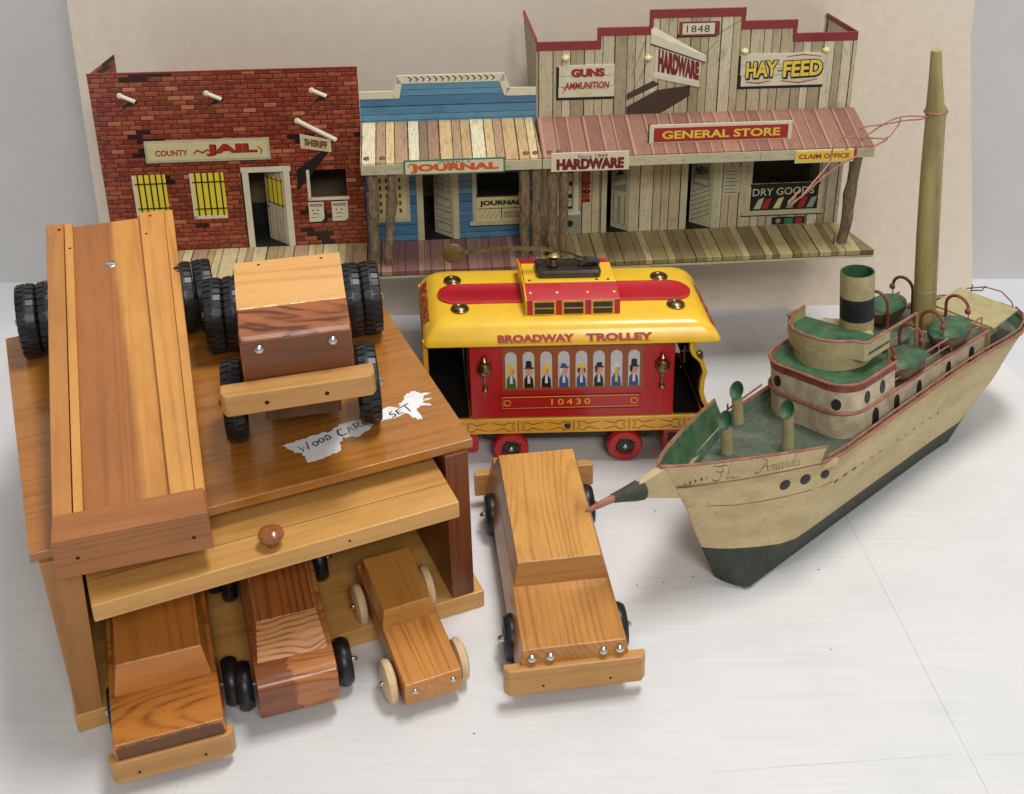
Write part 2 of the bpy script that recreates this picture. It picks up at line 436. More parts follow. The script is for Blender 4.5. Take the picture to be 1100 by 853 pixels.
w_bedr = wood('trailer_reddish', (166, 106, 58), (128, 78, 42), 'x', 9, .5, .42, .05, .12, edge=(205, 165, 118), lines=.9, nick=.15)
w_trl = wood('tractor_pale', (220, 166, 98), (188, 130, 70), 'x', 8, .5, .36, .06, .15, edge=(238, 206, 156), lines=.5)
w_trd = wood('tractor_cedar', (166, 98, 56), (92, 48, 26), 'x', 16, .95, .36, .34, .2, edge=(200, 148, 106), pits=.6)
w_trf = wood('tractor_front', (116, 68, 38), (82, 46, 26), 'x', 8, .5, .36, .12, .3, edge=(180, 120, 85), lines=.5)
w_tan = wood('bumper_tan', (194, 144, 82), (158, 110, 56), 'x', 8, .4, .4, .05, .15, edge=(218, 180, 128), lines=.6, nick=.15)
w_car = wood('car_pine', (194, 134, 64), (138, 84, 34), 'y', 5, .5, .34, .04, .25, edge=(225, 185, 130), nick=.5, lines=1.6)
w_carr = wood('car_roof_pine', (210, 154, 80), (160, 104, 46), 'y', 26, .5, .34, .16, .25, edge=(230, 190, 136), nick=.12, rs=.16)
w_cars = wood('car_windscreen', (168, 114, 54), (140, 90, 40), 'x', 8, .5, .32, .06, .25, lines=.8)
w_lft = wood('left_car_body', (186, 118, 52), (126, 70, 28), 'x', 18, .7, .3, .3, .35, edge=(228, 182, 122), rs=.14)
w_lftd = wood('left_car_nose', (112, 72, 48), (84, 52, 34), 'x', 6, .5, .5, .06, .05, edge=(205, 158, 108), nick=.15)
w_lftr = wood('left_car_roof', (190, 120, 54), (150, 86, 36), 'y', 8, .5, .3, .07, .35, heart=((186, 118, 52), 1.9, .3), edge=(228, 180, 115), lines=.5)
w_lfts = wood('left_car_glass', (194, 124, 56), (156, 92, 38), 'x', 8, .4, .3, .07, .35, lines=.5)
w_mid = wood('middle_car_body', (184, 118, 62), (120, 66, 34), 'x', 12, .7, .32, .14, .3, edge=(214, 168, 116), heart=((134, 76, 42), 1.5, .3), lines=1.0)
w_midr = wood('middle_car_roof', (160, 94, 46), (112, 60, 28), 'y', 8, .9, .32, .05, .3, edge=(218, 168, 116), lines=2.0)
w_midw = wood('middle_car_glass', (204, 146, 90), (138, 84, 46), 'x', 9, 1, .34, .5, .2, lines=2.2)
w_sml = wood('small_car_body', (200, 136, 66), (154, 94, 40), 'y', 14, .6, .32, .05, .35, edge=(228, 182, 126), rs=.3, nick=.1)
w_smls = wood('small_car_side', (150, 88, 42), (118, 64, 30), 'y', 8, .5, .32, .06, .35)
w_smlr = wood('small_car_roof', (190, 132, 62), (160, 106, 46), 'y', 8, .4, .3, .08, .35, edge=(228, 180, 110), lines=.6)
w_whl = wood('pale_wheel_wood', (224, 196, 156), (196, 160, 118), 'y', 6, .4, .5, .2, .1)
w_knob = wood('knob_wood', (156, 96, 50), (116, 64, 30), 'z', 6, .4, .22, .3, .5)
m_rub = N('black_rubber', .38, .5); c = m_rub.co(); m_rub.color(m_rub.ramp(m_rub.noise(c, 1.5, 4), [(.35, (.006, .0065, .008, 1)), (.75, (.018, .019, .021, 1))])); m_rub = m_rub.m
m_steel = N('nail_steel', .26, .5, 1); m_steel.color(m_steel.ramp(m_steel.noise(m_steel.co(), 4, 3), [(.3, (.5, .48, .44, 1)), (.7, (.75, .73, .69, 1))])); m_steel = m_steel.m
m_hole = flat('nail_hole', (40, 22, 14), .9)

# ------------------------------------------------------------------ toy garage
GM = RZ(.4236); GO = Vector((-33.45, 63.78, 0))
GW, GD, GH, GT, GB = 29.27, 29.1, 15.41, .74, 1.53
gar = thing('toy_garage', 'open fronted wooden toy garage with a varnished brown roof and a tilt-up pale door', 'toy garage', GO, GM)
b = B(); b.hexa([(-.15, -.05, 0), (GW+.45, -.05, 0), (GW+.2, GD, 0), (0, GD, 0), (-.15, -.05, GB), (GW+.45, -.05, GB), (GW+.2, GD, GB), (0, GD, GB)])
b.build('base_board', w_pale, gar, bevel=.12)
b = B(); b.hexa([(-.58, .44, GH-GT), (29.49, .44, GH-GT), (29.3, GD+.4, GH-GT), (-.4, GD+.4, GH-GT), (-.58, .44, GH), (29.49, .44, GH), (29.3, GD+.4, GH), (-.4, GD+.4, GH)])
rf = b.build('roof', w_roof, gar, bevel=.07)
b = B(); b.hexa([(0.05, .13, GB), (1.7, .13, GB), (1.7, GD-.5, GB), (.05, GD-.5, GB), (-.1, .13, GH-GT), (2.3, .13, GH-GT), (2.3, GD-.5, GH-GT), (-.1, GD-.5, GH-GT)])
b.build('side_wall', w_palez, gar, bevel=.05)
b = B(); b.box(GW-2.05, GW-.3, .13, GD-.5, GB, GH-GT); b.build('side_wall', w_red, gar, bevel=.05, label='reddish brown right side wall')
b = B(); b.box(2.3, GW-2.05, GD-1.3, GD-.55, GB, GH-GT); b.build('back_wall', w_dark, gar)
b = B(); b.hexa([(2.45, -3.75, 12.15), (26.9, -3.6, 12.15), (26.9, 13, 12.15), (2.45, 13, 12.15), (2.45, -3.75, 13.5), (26.9, -3.6, 13.5), (26.9, 13, 13.5), (2.45, 13, 13.5)])
dr = b.build('door', w_pale, gar, bevel=.1)
b = B(); b.box(2.9, 26.86, -1.26, -1.22, 13.46, 13.51); b.build('groove', m_hole, dr)
b = B(); b.dome((19, -3.69, 12.85), .09, .03); b.build('nail_hole', m_hole, dr)
b = B(); b.lathe([(.001, 0), (.38, 0), (.33, .25), (.36, .4), (.75, .6), (.86, .85), (.8, 1.1), (.5, 1.32), (.12, 1.4), (.001, 1.4)], (14.05, -2.7, 13.5), 'z', 28, cap=False)
b.build('knob', w_knob, dr)
for yy in (GB+4,):   # hinge pins that the door swings on
    b = B(); b.tube([(1.75, 12, 12.9), (2.6, 12, 12.9)], .18, 8); b.build('hinge_pin', m_steel, gar); b = B(); b.tube([(26.7, 12, 12.9), (27.4, 12, 12.9)], .18, 8); b.build('hinge_pin', m_steel, gar)
# scraped-off paper tape with marker writing
m_tape = N('torn_tape', .6, .4); c = m_tape.co(); f = m_tape.noise(m_tape.vm('MULTIPLY', c, (1, 2.5, 1)), .9, 5, .7)
f3 = m_tape.noise(m_tape.vm('MULTIPLY', c, (1, 6, 1)), 2.2, 4, .7); m_tape.color(m_tape.mix(m_tape.ma('MULTIPLY', m_tape.step(f3, .56, .7), .5), m_tape.ramp(f, [(.3, A(214, 206, 204)), (.5, A(236, 232, 232)), (.75, A(240, 238, 240))]), A(196, 150, 112))); m_tape.bump(f, .04, .5); m_tape = m_tape.m
m_ink = flat('marker_ink', (24, 22, 34), .5)
def tape_piece(b, pts, seed, amp=.13, sub=9):
    random.seed(seed); out = []
    for i in range(len(pts)):
        a, c_ = Vector(pts[i]), Vector(pts[(i+1) % len(pts)]); d = c_-a; nn = Vector((-d.y, d.x)).normalized() if d.length > 0 else Vector((0, 0))
        for k in range(sub): out.append(a+d*k/sub+nn*random.uniform(-amp, amp)*(1 if k else .3))
    random.seed(7)
    n0 = len(b.v)
    cx = sum((p.x for p in out))/len(out); cy = sum((p.y for p in out))/len(out)
    idx = [b._v((p.x, p.y, GH+.025)) for p in out]; low = [b._v((p.x, p.y, GH-.01)) for p in out]; ce = b._v((cx, cy, GH+.035))
    for i in range(len(idx)):
        j = (i+1) % len(idx); b.face((idx[i], idx[j], ce)); b.face((idx[i], low[i], low[j], idx[j]))
b = B()
tape_piece(b, [(16.8, 5.3), (17.5, 4.1), (17.9, 3.9), (18.0, 2.6), (19.2, 2.7), (20.5, 3.0), (20.7, 4.0), (21.3, 4.9), (19.8, 5.7), (18.2, 5.5)], 1, .09)
tape_piece(b, [(19.9, 5.3), (21.0, 4.5), (21.9, 4.2), (22.9, 4.6), (23.5, 5.2), (22.9, 6.2), (21.2, 6.2)], 2, .1)
tape_piece(b, [(22.8, 5.6), (24.2, 5.3), (25.6, 5.3), (26.3, 6.0), (25.4, 6.8), (23.6, 6.6)], 3, .1)
tape_piece(b, [(25.7, 6.0), (26.3, 5.2), (26.6, 4.4), (27.0, 4.3), (26.9, 5.5), (27.6, 6.2), (28.1, 7.3), (27.6, 8.1), (26.9, 7.9), (26.0, 6.8)], 4, .1)
tape_piece(b, [(27.4, 6.0), (28.2, 5.7), (28.1, 6.0), (27.6, 6.3)], 5, .05)
tape_piece(b, [(28.0, 7.2), (28.7, 7.3), (28.1, 7.6)], 6, .04)
tape_piece(b, [(27.9, 6.5), (28.5, 6.6), (28.0, 6.8)], 7, .04)
lab = b.build('torn_label', m_tape, gar, smooth=0)
STRK = {'W': [[(0, 1), (.2, 0), (.45, .7), (.7, 0), (1, 1)]], 'O': [[(.5, 1), (.1, .75), (.05, .3), (.4, 0), (.85, .2), (.95, .7), (.5, 1)]],
        'D': [[(.1, 0), (.15, 1), (.7, .85), (.9, .4), (.6, .02), (.1, 0)]], 'C': [[(.9, .85), (.4, 1), (.05, .5), (.3, .05), (.9, .12)]],
        'A': [[(0, 0), (.5, 1), (.9, 0)], [(.2, .4), (.75, .4)]], 'R': [[(.1, 0), (.1, 1), (.75, .85), (.6, .5), (.15, .5), (.85, 0)]],
        'S': [[(.85, .9), (.3, 1), (.15, .65), (.8, .4), (.65, .02), (.05, .1)]], 'E': [[(.85, .95), (.15, .95), (.1, .05), (.85, .05)], [(.12, .5), (.7, .5)]],
        'T': [[(0, .95), (1, 1)], [(.5, .97), (.45, 0)]], 'Y': [[(0, 1), (.45, .5), (.95, 1)], [(.45, .5), (.4, 0)]]}
def scrawl(b, txt, o, ux, uy, wd, nrm, lift, gap=.25):
    x = 0; o, ux, uy = Vector(o), Vector(ux), Vector(uy)
    for ch in txt:
        if ch == ' ': x += .8; continue
        for st_ in STRK[ch]:
            b.ribbon([o+ux*(x+p[0])+uy*p[1] for p in st_], wd, nrm, lift=lift)
        x += 1+gap
b = B()
def pen(pts, o, sc=1.0, wd=.12):
    o = Vector(o); ux, uy = Vector((.95, .32, 0))*sc, Vector((-.22, .95, 0))*sc
    b.ribbon([o+ux*x+uy*y for x, y in pts], wd, (0, 0, 1), lift=.02)
H_ = GH+.045
pen([(0, .85), (.12, .1), (.3, .6), (.5, .05), (.75, .95)], (17.95, 3.85, H_), 1.0)           # W
pen([(.25, .6), (0, .35), (.15, 0), (.42, .1), (.45, .45), (.25, .6)], (18.85, 4.2, H_), .9)  # O
pen([(.25, .6), (0, .35), (.15, 0), (.42, .1), (.45, .45), (.25, .6)], (19.35, 4.4, H_), .9) # O
pen([(.1, .9), (.05, 0), (.4, .1), (.5, .5), (.3, .85), (.05, .85)], (19.9, 4.5, H_), .75)    # D
pen([(.6, .9), (.2, 1), (0, .5), (.15, .05), (.6, .1)], (20.9, 4.55, H_), .9, .14)             # C
pen([(0, 0), (.25, .8), (.5, .0)], (21.6, 4.75, H_), 1.0); pen([(.1, .35), (.42, .35)], (21.6, 4.75, H_), 1.0, .09)  # A
pen([(0, 0), (.05, .85), (.4, .75), (.35, .45), (.1, .4), (.5, .0)], (22.25, 4.95, H_), 1.0)      # R
pen([(.5, .85), (.15, .8), (.1, .55), (.45, .4), (.4, .05), (.0, .05)], (25.0, 5.3, H_), .85, .12)  # S
pen([(.5, .8), (.05, .75), (.0, .05), (.5, .1)], (25.6, 5.5, H_), .8); pen([(.02, .42), (.4, .45)], (25.6, 5.5, H_), .8, .09)  # E
pen([(-.2, .95), (.6, 1.0)], (26.3, 5.5, H_), 1.0, .14); pen([(.22, .95), (.2, 0)], (26.3, 5.5, H_), 1.0, .15)  # T
b.build('writing', m_ink, lab, smooth=0)

# ------------------------------------------------------------------ wheels
def knobby(r=3.1, w=1.55, n=30):
    """ribbed rubber truck tyre about the x axis, centred on the origin; w is its width"""
    b = B(); h = w/2
    b.lathe([(.5, -h*.5), (r*.55, -h*.55), (r*.62, -h*.95), (r*.86, -h), (r*.93, -h*.85), (r*.965, 0), (r*.93, h*.85), (r*.86, h), (r*.62, h*.95), (r*.55, h*.55), (.5, h*.5)], axis='x', n=n*2)
    for i in range(n):
        for sd in (-1, 1):
            a0 = 2*pi*(i+(.0 if sd < 0 else .5))/n; a1 = a0+2*pi/n*.72
            P = lambda x, rad, a: (x, rad*cos(a), rad*sin(a))
            x0, x1, x2 = sd*.06*w, sd*h*.82, sd*h*1.0
            b.hexa([P(x0, r*.92, a0), P(x0, r*.92, a1), P(x1, r*.9, a1), P(x1, r*.9, a0), P(x0, r*.99, a0), P(x0, r*.99, a1), P(x1, r*.965, a1), P(x1, r*.965, a0)])
            b.hexa([P(x1, r*.82, a0), P(x1, r*.8, a1), P(x1, r*.965, a1), P(x1, r*.965, a0), P(x2*1.01, r*.84, a0), P(x2*1.01, r*.84, a1), P(x2, r*.93, a1), P(x2, r*.93, a0)])
    return b
def place(src, parent, loc, rot=None, name=None):
    o = src.copy(); COL.objects.link(o); o.parent = parent
    o.matrix_local = Matrix.Translation(Vector(loc)*S) @ (rot.to_4x4() if rot is not None else Matrix.Identity(4)); return o
def wheel_set(tyre, parent, x, y, z, side, gap, count, cap_r=.42, cap_h=.4, hubmat=None, spin=0):
    """one or two tyres on an axle end; the outer one carries the hub cap"""
    for k in range(count):
        o = tyre if not tyre.parent else None
        xx = x*side-side*gap*k
        rot = RX(spin+k*.13)
        if o is None: o = place(tyre, parent, (xx, y, z), rot)
        else:
            o.parent = parent; o.matrix_local = Matrix.Translation(Vector((xx, y, z))*S) @ rot.to_4x4()
        if k == 0:
            b = B(); b.dome((side*.0, 0, 0), cap_r, cap_h, (side, 0, 0)); b.X = None
            h = b.build('hub_cap', hubmat or m_steel, o); h.matrix_local = Matrix.Translation((side*gap*.49*S, 0, 0))

# ------------------------------------------------------------------ trailer (front end hangs over the roof edge)
TP = dict(ox=-27.01, oy=63.16, oz=18.19, yaw=.33, pit=.10, rol=.01)
trl = thing('toy_trailer', 'long flat wooden truck trailer lying with its front end over the garage roof edge', 'toy trailer', (TP['ox'], TP['oy'], TP['oz']), RZ(TP['yaw']) @ RX(TP['pit']) @ RY(TP['rol']))
TL_, TT = 38.7, 3.15
wf, wb_ = 4.6, 4.85
def trap(b, x0f, x1f, x0b, x1b, y0, y1, z0, z1):
    b.hexa([(x0f, y0, z0), (x1f, y0, z0), (x1b, y1, z0), (x0b, y1, z0), (x0f, y0, z1), (x1f, y0, z1), (x1b, y1, z1), (x0b, y1, z1)])
b = B(); trap(b, -2.75, 2.52, -2.75, 2.72, 2.35, TL_, -1.5, -.55); trap(b, -wf, wf, -wb_, wb_+.5, 2.35, TL_, -2.4, -1.5); b.build('bed', w_bed, trl, bevel=.04)
b = B(); trap(b, -wf, -3.42, -wb_, -3.45, 2.35, TL_, -1.5, -.06); b.build('side_rail', w_bedl, trl, bevel=.07)
b = B(); trap(b, 2.5, 4.04, 2.7, 4.73, 2.35, TL_, -1.5, 0); b.build('side_rail', w_bedp, trl, bevel=.07)
b = B(); trap(b, 4.06, wf+.1, 4.75, wb_+.65, 2.35, TL_, -2.2, -.12); b.build('side_strip', w_bedp, trl, bevel=.06)
b = B(); trap(b, -3.34, -2.75, -3.4, -2.72, 2.35, TL_-.3, -1.5, 0); b.build('side_strip', w_bedp, trl, bevel=.06)
b = B(); b.hexa([(-wf-.2, 0, -TT), (wf+.15, 0, -TT), (wf+.1, 2.4, -TT), (-wf-.1, 2.4, -TT), (-wf-.1, 0, 0.05), (wf+.05, 0, .05), (wf, 2.4, .05), (-wf, 2.4, .05)])
b.build('front_block', w_bedr, trl, bevel=.1)
b = B(); b.tube([(-7.0, 29.1, -2.78-.3), (7.4, 29.1, -3.08)], .3, 10); b.box(-3.4, 3.4, 26.5, 31.5, -3.6, -2.3); b.build('axle', w_dark, trl)
for x, y in ((-3.35, -.06), (3.6, -.06)): b = B(); b.dome((x, y+.04, -1.85+.25*(x < 0)), .13, .03, (0, -1, 0)); b.build('nail_hole', m_hole, trl)
for x, y in ((-3.8, 37.6), (3.6, 37.9), (-3.0, 34.3), (3.1, 35)): b = B(); b.dome((x, y, -.01), .14, .03, (0, 0, 1)); b.build('nail_hole', m_hole, trl)
b = B(); b.dome((0.05, 31.85, -.57), .5, .12, (0, 0, 1)); b.box(-.4, .5, 31.8, 31.9, -.56, -.44); b.build('bolt', m_steel, trl, bevel=.02)
ty = knobby(3.05, 1.45).build('wheel', m_rub, None, smooth=30)
wheel_set(ty, trl, 6.55, 29.1, -3.05, -1, 1.55, 2)
wheel_set(ty, trl, 7.0, 29.1, -3.05, 1, 1.55, 2, spin=.3)

# ------------------------------------------------------------------ tractor unit on the roof
RH = GH
trc = thing('toy_truck', 'wooden toy truck cab with dark nose and double rear wheels standing on the garage roof', 'toy truck', (-17.74, 72.49, RH), RZ(.235))
hw = 3.62
prof = [(0, 3.3), (0, 11.05), (.35, 11.45), (2.92, 11.74), (2.95, 3.3)]
b = B(); b.prism([(0, 6.6), (0, 10.95), (.3, 11.35), (2.95, 11.74), (3.4, 11.75), (8.5, 11.75), (8.5, 4.7), (2.7, 4.7), (2.7, 6.6)], -hw, hw, 'x')
cab = b.build('cab', [w_trd], trc, bevel=.13)
for x in (-2.0, 2.3): b = B(); b.dome((x, 7.3, 12.74), .12, .03, (0, 0, 1)); b.build('nail_hole', m_hole, cab)
b = B(); b.box(-hw+.06, hw-.06, -.03, .05, 6.7, 10.95); b.build('nose_panel', w_trf, cab, bevel=.03)
b = B(); b.prism([(2.95, 11.75), (5.1, 12.72), (5.35, 12.78), (7.95, 12.72), (8.1, 12.6), (8.55, 8.0), (8.3, 8.0), (8.3, 11.77), (3.0, 11.77)], -hw-.02, hw-.04, 'x')
b.build('cab_roof', w_trl, trc, bevel=.08)
for x in (-2.42, 2.35): b = B(); b.dome((x, -.03, 10.3), .36, .3); b.build('headlight', m_steel, trc)
b = B(); b.box(-2.6, 2.6, 2.6, 20.5, 2.9, 4.7); b.box(-2.2, 2.2, -.3, 2.6, 6.2, 6.75); b.build('chassis', w_dark, trc, bevel=.08)
b = B()
BX = RY(-.025).to_4x4(); b.X = BX
pr = [(-5.0, .6), (-4.75, .1), (4.8, .1), (5.05, .6), (5.05, 1.7), (-5.0, 1.7)]
b.prism([(x, y-1.75) for x, y in pr], 6.5, 8.15, 'z')
bp = b.build('bumper', w_tan, trc, bevel=.16)
for x in (-2.1, 1.8): b = B(); b.X = BX; b.dome((x, -1.64, 7.25), .17, .03); b.build('nail_hole', m_hole, bp)
b = B()
for y in (5.6, 18.3): b.tube([(-5.0, y, 3.1), (5.0, y, 3.1)], .25, 8)
b.build('axle', m_steel, trc)
wheel_set(ty, trc, 4.75, 5.6, 3.08, -1, 1.5, 1); wheel_set(ty, trc, 4.7, 5.6, 3.08, 1, 1.5, 1, spin=.2)
wheel_set(ty, trc, 6.1, 18.3, 3.08, -1, 1.5, 2, spin=.1); wheel_set(ty, trc, 6.2, 18.3, 3.08, 1, 1.5, 2, spin=.4)
b = B(); b.box(-1.2, 1.2, 9.6, 12.2, 4.6, 6.6); b.build('hitch_block', w_trl, trc, bevel=.1)

# ------------------------------------------------------------------ cars
def smooth_tyre(r, w, n=30):
    b = B(); h = w/2
    b.lathe([(.3, -h*.6), (r*.6, -h*.7), (r*.72, -h), (r*.86, -h), (r*.97, -h*.5), (r, 0), (r*.97, h*.5), (r*.86, h), (r*.72, h), (r*.6, h*.7), (.3, h*.6)], axis='x', n=n)
    return b
bt = smooth_tyre(1.75, 1.1).build('wheel', m_rub, None)
CM = dict(w=4.0, w0=3.22, ws=3.56, zh=4.82, zr=6.3)
def car_body(root, w, w0, ws, z0, zh, zr, l3, l1, lb, L_, mats, nose=None, inset=.0, bev=.1, rearslope=.7, rnd=0, sh=0):
    """solid block body with a narrower cabin; mats = body, windscreen, roof"""
    b = B()
    if rnd:
        pf = [(rnd*.25, z0)]+[(rnd-rnd*cos(a*pi/2/5)*1.0, zh-rnd+rnd*sin(a*pi/2/5)) for a in range(6)]+[(L_, zh), (L_, z0)]
        b.prism(pf, -w, w, 'x')
    else:
        b.hexa([(-w, 0, z0), (w, 0, z0), (w, L_, z0), (-w, L_, z0), (-w+inset, .05, zh), (w-inset, .05, zh), (w-inset-sh, L_, zh), (-w+inset+sh, L_, zh)])
    body = b.build('body', mats[0], root, bevel=bev)
    b = B()
    b.hexa([(-ws, l3, zh-.02), (ws, l3, zh-.02), (ws, lb+rearslope, zh-.02), (-ws, lb+rearslope, zh-.02), (-w0, l1, zr), (w0, l1, zr), (w0, lb, zr), (-w0, lb, zr)])
    cabn = b.build('cabin', mats[1], root, bevel=bev*.5)
    b = B(); b.hexa([(-w0+.03, l1+.03, zr-.02), (w0-.03, l1+.03, zr-.02), (w0-.03, lb-.03, zr-.02), (-w0+.03, lb-.03, zr-.02), (-w0+.05, l1+.05, zr+.03), (w0-.05, l1+.05, zr+.03), (w0-.05, lb-.05, zr+.03), (-w0+.05, lb-.05, zr+.03)])
    b.build('roof_panel', mats[2], cabn, bevel=.02)
    return body
def bumper(root, w, y, z0, z1, t, mat, rear=False, tilt=0):
    s_ = -1 if rear else 1
    b = B(); pr = [(-w, .5), (-w+.35, .05), (w-.35, .05), (w, .5), (w, t), (-w, t)]
    b.prism([(x, y+s_*q) for x, q in pr], z0, z1, 'z'); return b.build('bumper', mat, root, bevel=.12)

car = thing('wooden_car', 'wooden toy car with pale grained roof and four headlights standing beside the garage', 'toy car', (.53, 66.81, 0), RZ(.15), 'wooden toy cars')
b = B()
bd = car_body(car, 4.05, 3.12, 3.5, 1.9, 4.82, 6.35, 6.4, 7.2, 20.5, 22.4, (w_car, w_cars, w_carr), inset=.4, sh=.2)
bumper(car, 5.02, -.55, 1.2, 3.5, .9, w_tan)
bumper(car, 5.1, 22.9, 1.2, 3.4, .9, w_tan, True)
for x in (-3.0, -1.72, 2.02, 3.18): b = B(); b.dome((x, .02, 4.0), .36, .28); b.build('headlight', m_steel, car)
for x in (-2.3, 2.45): b = B(); b.dome((x, -.51, 1.9), .1, .03); b.build('nail_hole', m_hole, car)
b = B()
for y in (4.6, 18.8): b.tube([(-4.3, y, 1.75), (4.3, y, 1.75)], .16, 8)
b.build('axle', m_steel, car)
for y in (4.6, 18.8):
    wheel_set(bt, car, 3.95, y, 1.75, -1, 1.2, 1, .3, .45); wheel_set(bt, car, 3.95, y, 1.75, 1, 1.2, 1, .3, .45)

# left car, nose out of the garage, rear wheels up on the base board
lc = thing('wooden_car', 'wooden toy car with flat dark nose above a wide pale bumper, under the garage door', 'toy car', (-25.79, 60.06, 0), RZ(.34) @ RX(.075), 'wooden toy cars')
car_body(lc, 3.6, 2.75, 3.16, 1.4, 4.31, 6.4, 3.97, 4.7, 16.5, 18.6, (w_lft, w_lfts, w_lftr), bev=.16, inset=.12)
b = B(); b.prism([(-3.3, 2.95), (-3.0, 2.6), (3.05, 2.6), (3.4, 2.95), (3.35, 3.9), (3.0, 4.12), (-3.0, 4.12), (-3.35, 3.9)], -.03, .1, 'y'); b.build('nose_panel', w_lftd, lc, bevel=.03)
bumper(lc, 3.95, -.3, .9, 2.95, 1.0, w_tan)
for x in (-2.2, 2.0): b = B(); b.dome((x, -.3, 1.7), .1, .03); b.build('nail_hole', m_hole, lc)
b = B()
for y in (5.6, 16.6): b.tube([(-3.4, y, 1.3), (4.0, y, 1.3)], .16, 8)
b.build('axle', m_steel, lc)
for y in (5.6, 16.6):
    wheel_set(bt, lc, 3.3, y, 1.32, -1, 1.2, 1, .3, .3); wheel_set(bt, lc, 4.3, y, 1.32, 1, 1.2, 1, .3, .3)

mc = thing('wooden_car', 'wooden toy car with rounded red-brown nose and black wheels, half inside the garage', 'toy car', (-18.3, 64.5, 0), RZ(.33) @ RX(.10), 'wooden toy cars')
car_body(mc, 2.72, 2.08, 2.42, 1.15, 4.55, 6.1, 2.05, 4.3, 13.5, 15.6, (w_mid, w_midw, w_midr), bev=.12, rnd=.9)
b = B()
for y in (3.1, 13.4): b.tube([(-3.4, y, 1.5), (3.4, y, 1.5)], .14, 8)
b.build('axle', m_steel, mc)
for y in (3.1, 13.4):
    wheel_set(bt, mc, 3.45, y, 1.5, -1, 1.1, 1, .25, .55); wheel_set(bt, mc, 3.45, y, 1.5, 1, 1.1, 1, .25, .55)

sc_ = thing('wooden_car', 'small wooden toy car with pale wooden disc wheels, half inside the garage', 'toy car', (-9.32, 65.85, 0), RZ(.41) @ RX(.10), 'wooden toy cars')
car_body(sc_, 2.08, 1.78, 2.0, 1.08, 3.05, 4.35, 5.43, 5.85, 11.2, 12.1, (w_sml, w_smlr, w_smlr), bev=.12, inset=.02, rearslope=.1)
for sd in (-1, 1): b = B(); b.box(sd*2.09-.02, sd*2.09+.02, .2, 12.0, 1.15, 2.9); b.build('side_panel', w_smls, sc_)
for x in (-1.35, 1.4): b = B(); b.dome((x, .03, 2.3), .24, .2); b.build('headlight', m_steel, sc_)
wt = B(); wt.lathe([(.2, -.45), (1.1, -.42), (1.5, -.25), (1.6, 0), (1.5, .25), (1.1, .42), (.2, .45)], axis='x', n=34); wt = wt.build('wheel', w_whl, None)
b = B()
for y in (2.2, 9.7): b.tube([(-2.5, y, 1.45), (2.5, y, 1.45)], .12, 8)
b.build('axle', m_steel, sc_)
for y in (2.2, 9.7):
    wheel_set(wt, sc_, 2.62, y, 1.42, -1, .95, 1, .2, .22); wheel_set(wt, sc_, 2.62, y, 1.42, 1, .95, 1, .2, .22)
# ------------------------------------------------------------------ tin western town
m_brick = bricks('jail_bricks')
GRY = [(196, 184, 152), (182, 168, 136), (208, 198, 170), (168, 154, 122), (190, 176, 142)]
m_hwall = planks('store_boards', GRY, 1.05, 0, (40, 32, 22), .065, 2.4, seed=3, jitter=.18)
m_blue = planks('journal_boards', [(82, 132, 162), (72, 120, 152), (94, 144, 172), (64, 110, 142)], .82, 2, (20, 34, 56), .06, 1.6, jitter=.2)
m_jroof = planks('journal_roof_boards', [(204, 180, 134), (186, 156, 108), (212, 200, 168), (156, 118, 90), (196, 168, 120), (166, 136, 102), (128, 108, 84), (206, 186, 144)], 1.05, 0, (52, 38, 26), .075, 3.2, seed=11, jitter=.16)
m_hroof = planks('store_roof_boards', [(144, 104, 84), (130, 90, 74), (154, 114, 92), (138, 98, 80)], 1.5, 0, (72, 42, 36), .035, 2.4, light_line=(186, 146, 126), jitter=.12)
m_jporch = planks('journal_porch_boards', [(160, 118, 108), (146, 104, 96), (172, 134, 120), (136, 92, 86)], .85, 0, (60, 30, 30), .06, 1.8)
m_hporch = planks('store_porch_boards', [(168, 152, 104), (150, 134, 88), (128, 112, 74), (184, 168, 118), (140, 122, 84)], 1.0, 0, (50, 42, 26), .06, 1.8)
m_cporch = planks('jail_porch_boards', [(196, 180, 136), (178, 152, 112), (160, 140, 100), (206, 192, 152), (170, 140, 112)], 1.0, 0, (60, 48, 32), .06, 2.4)
m_cream = flat('cream_enamel', (212, 206, 180), .4, var=.05)
m_creamd = flat('pale_trim_enamel', (186, 182, 152), .4, var=.08)
m_trim = flat('red_trim_enamel', (128, 28, 30), .35, var=.08, coat=.3)
m_yel = flat('window_yellow', (226, 206, 60), .4, var=.03)
m_blk = flat('black_print', (26, 22, 20), .5, var=.1)
m_dkbr = flat('shadow_brown_print', (72, 56, 44), .5, var=.08)
m_redd = flat('maroon_print', (116, 26, 26), .45, var=.08)
m_redp = flat('red_print', (160, 40, 36), .45, var=.05)
m_org = flat('orange_print', (206, 92, 34), .45, var=.05)
m_yelt = flat('yellow_print', (236, 196, 70), .45, var=.04)
m_white = flat('white_print', (222, 218, 204), .45, var=.04)
m_grn = flat('green_print', (40, 120, 84), .45, var=.05)
m_bpr = flat('brown_print', (112, 60, 40), .5, var=.06)
m_palep = flat('pale_yellow_print', (206, 198, 146), .45, var=.05)
m_grp = flat('grey_green_print', (136, 146, 128), .45, var=.08)
m_shade_back = flat('lining_shade_brown', (104, 90, 70), .5, var=.1)  # dull brown of the added sheets that darken the town's openings
m_dark = flat('shade_and_tab_black', (26, 24, 20), .7)  # near black: painted shade behind the town's doors, also the bent tab
TS = .953
town = thing('toy_town', 'lithographed tin western street front with jail, newspaper office and general store', 'toy town', (-45.33*TS, 115.0*TS, 70+(10.60-70)*TS), RZ(.114) @ RX(-.004) @ RY(.014), scale=TS)
T0, T1 = 0, .07
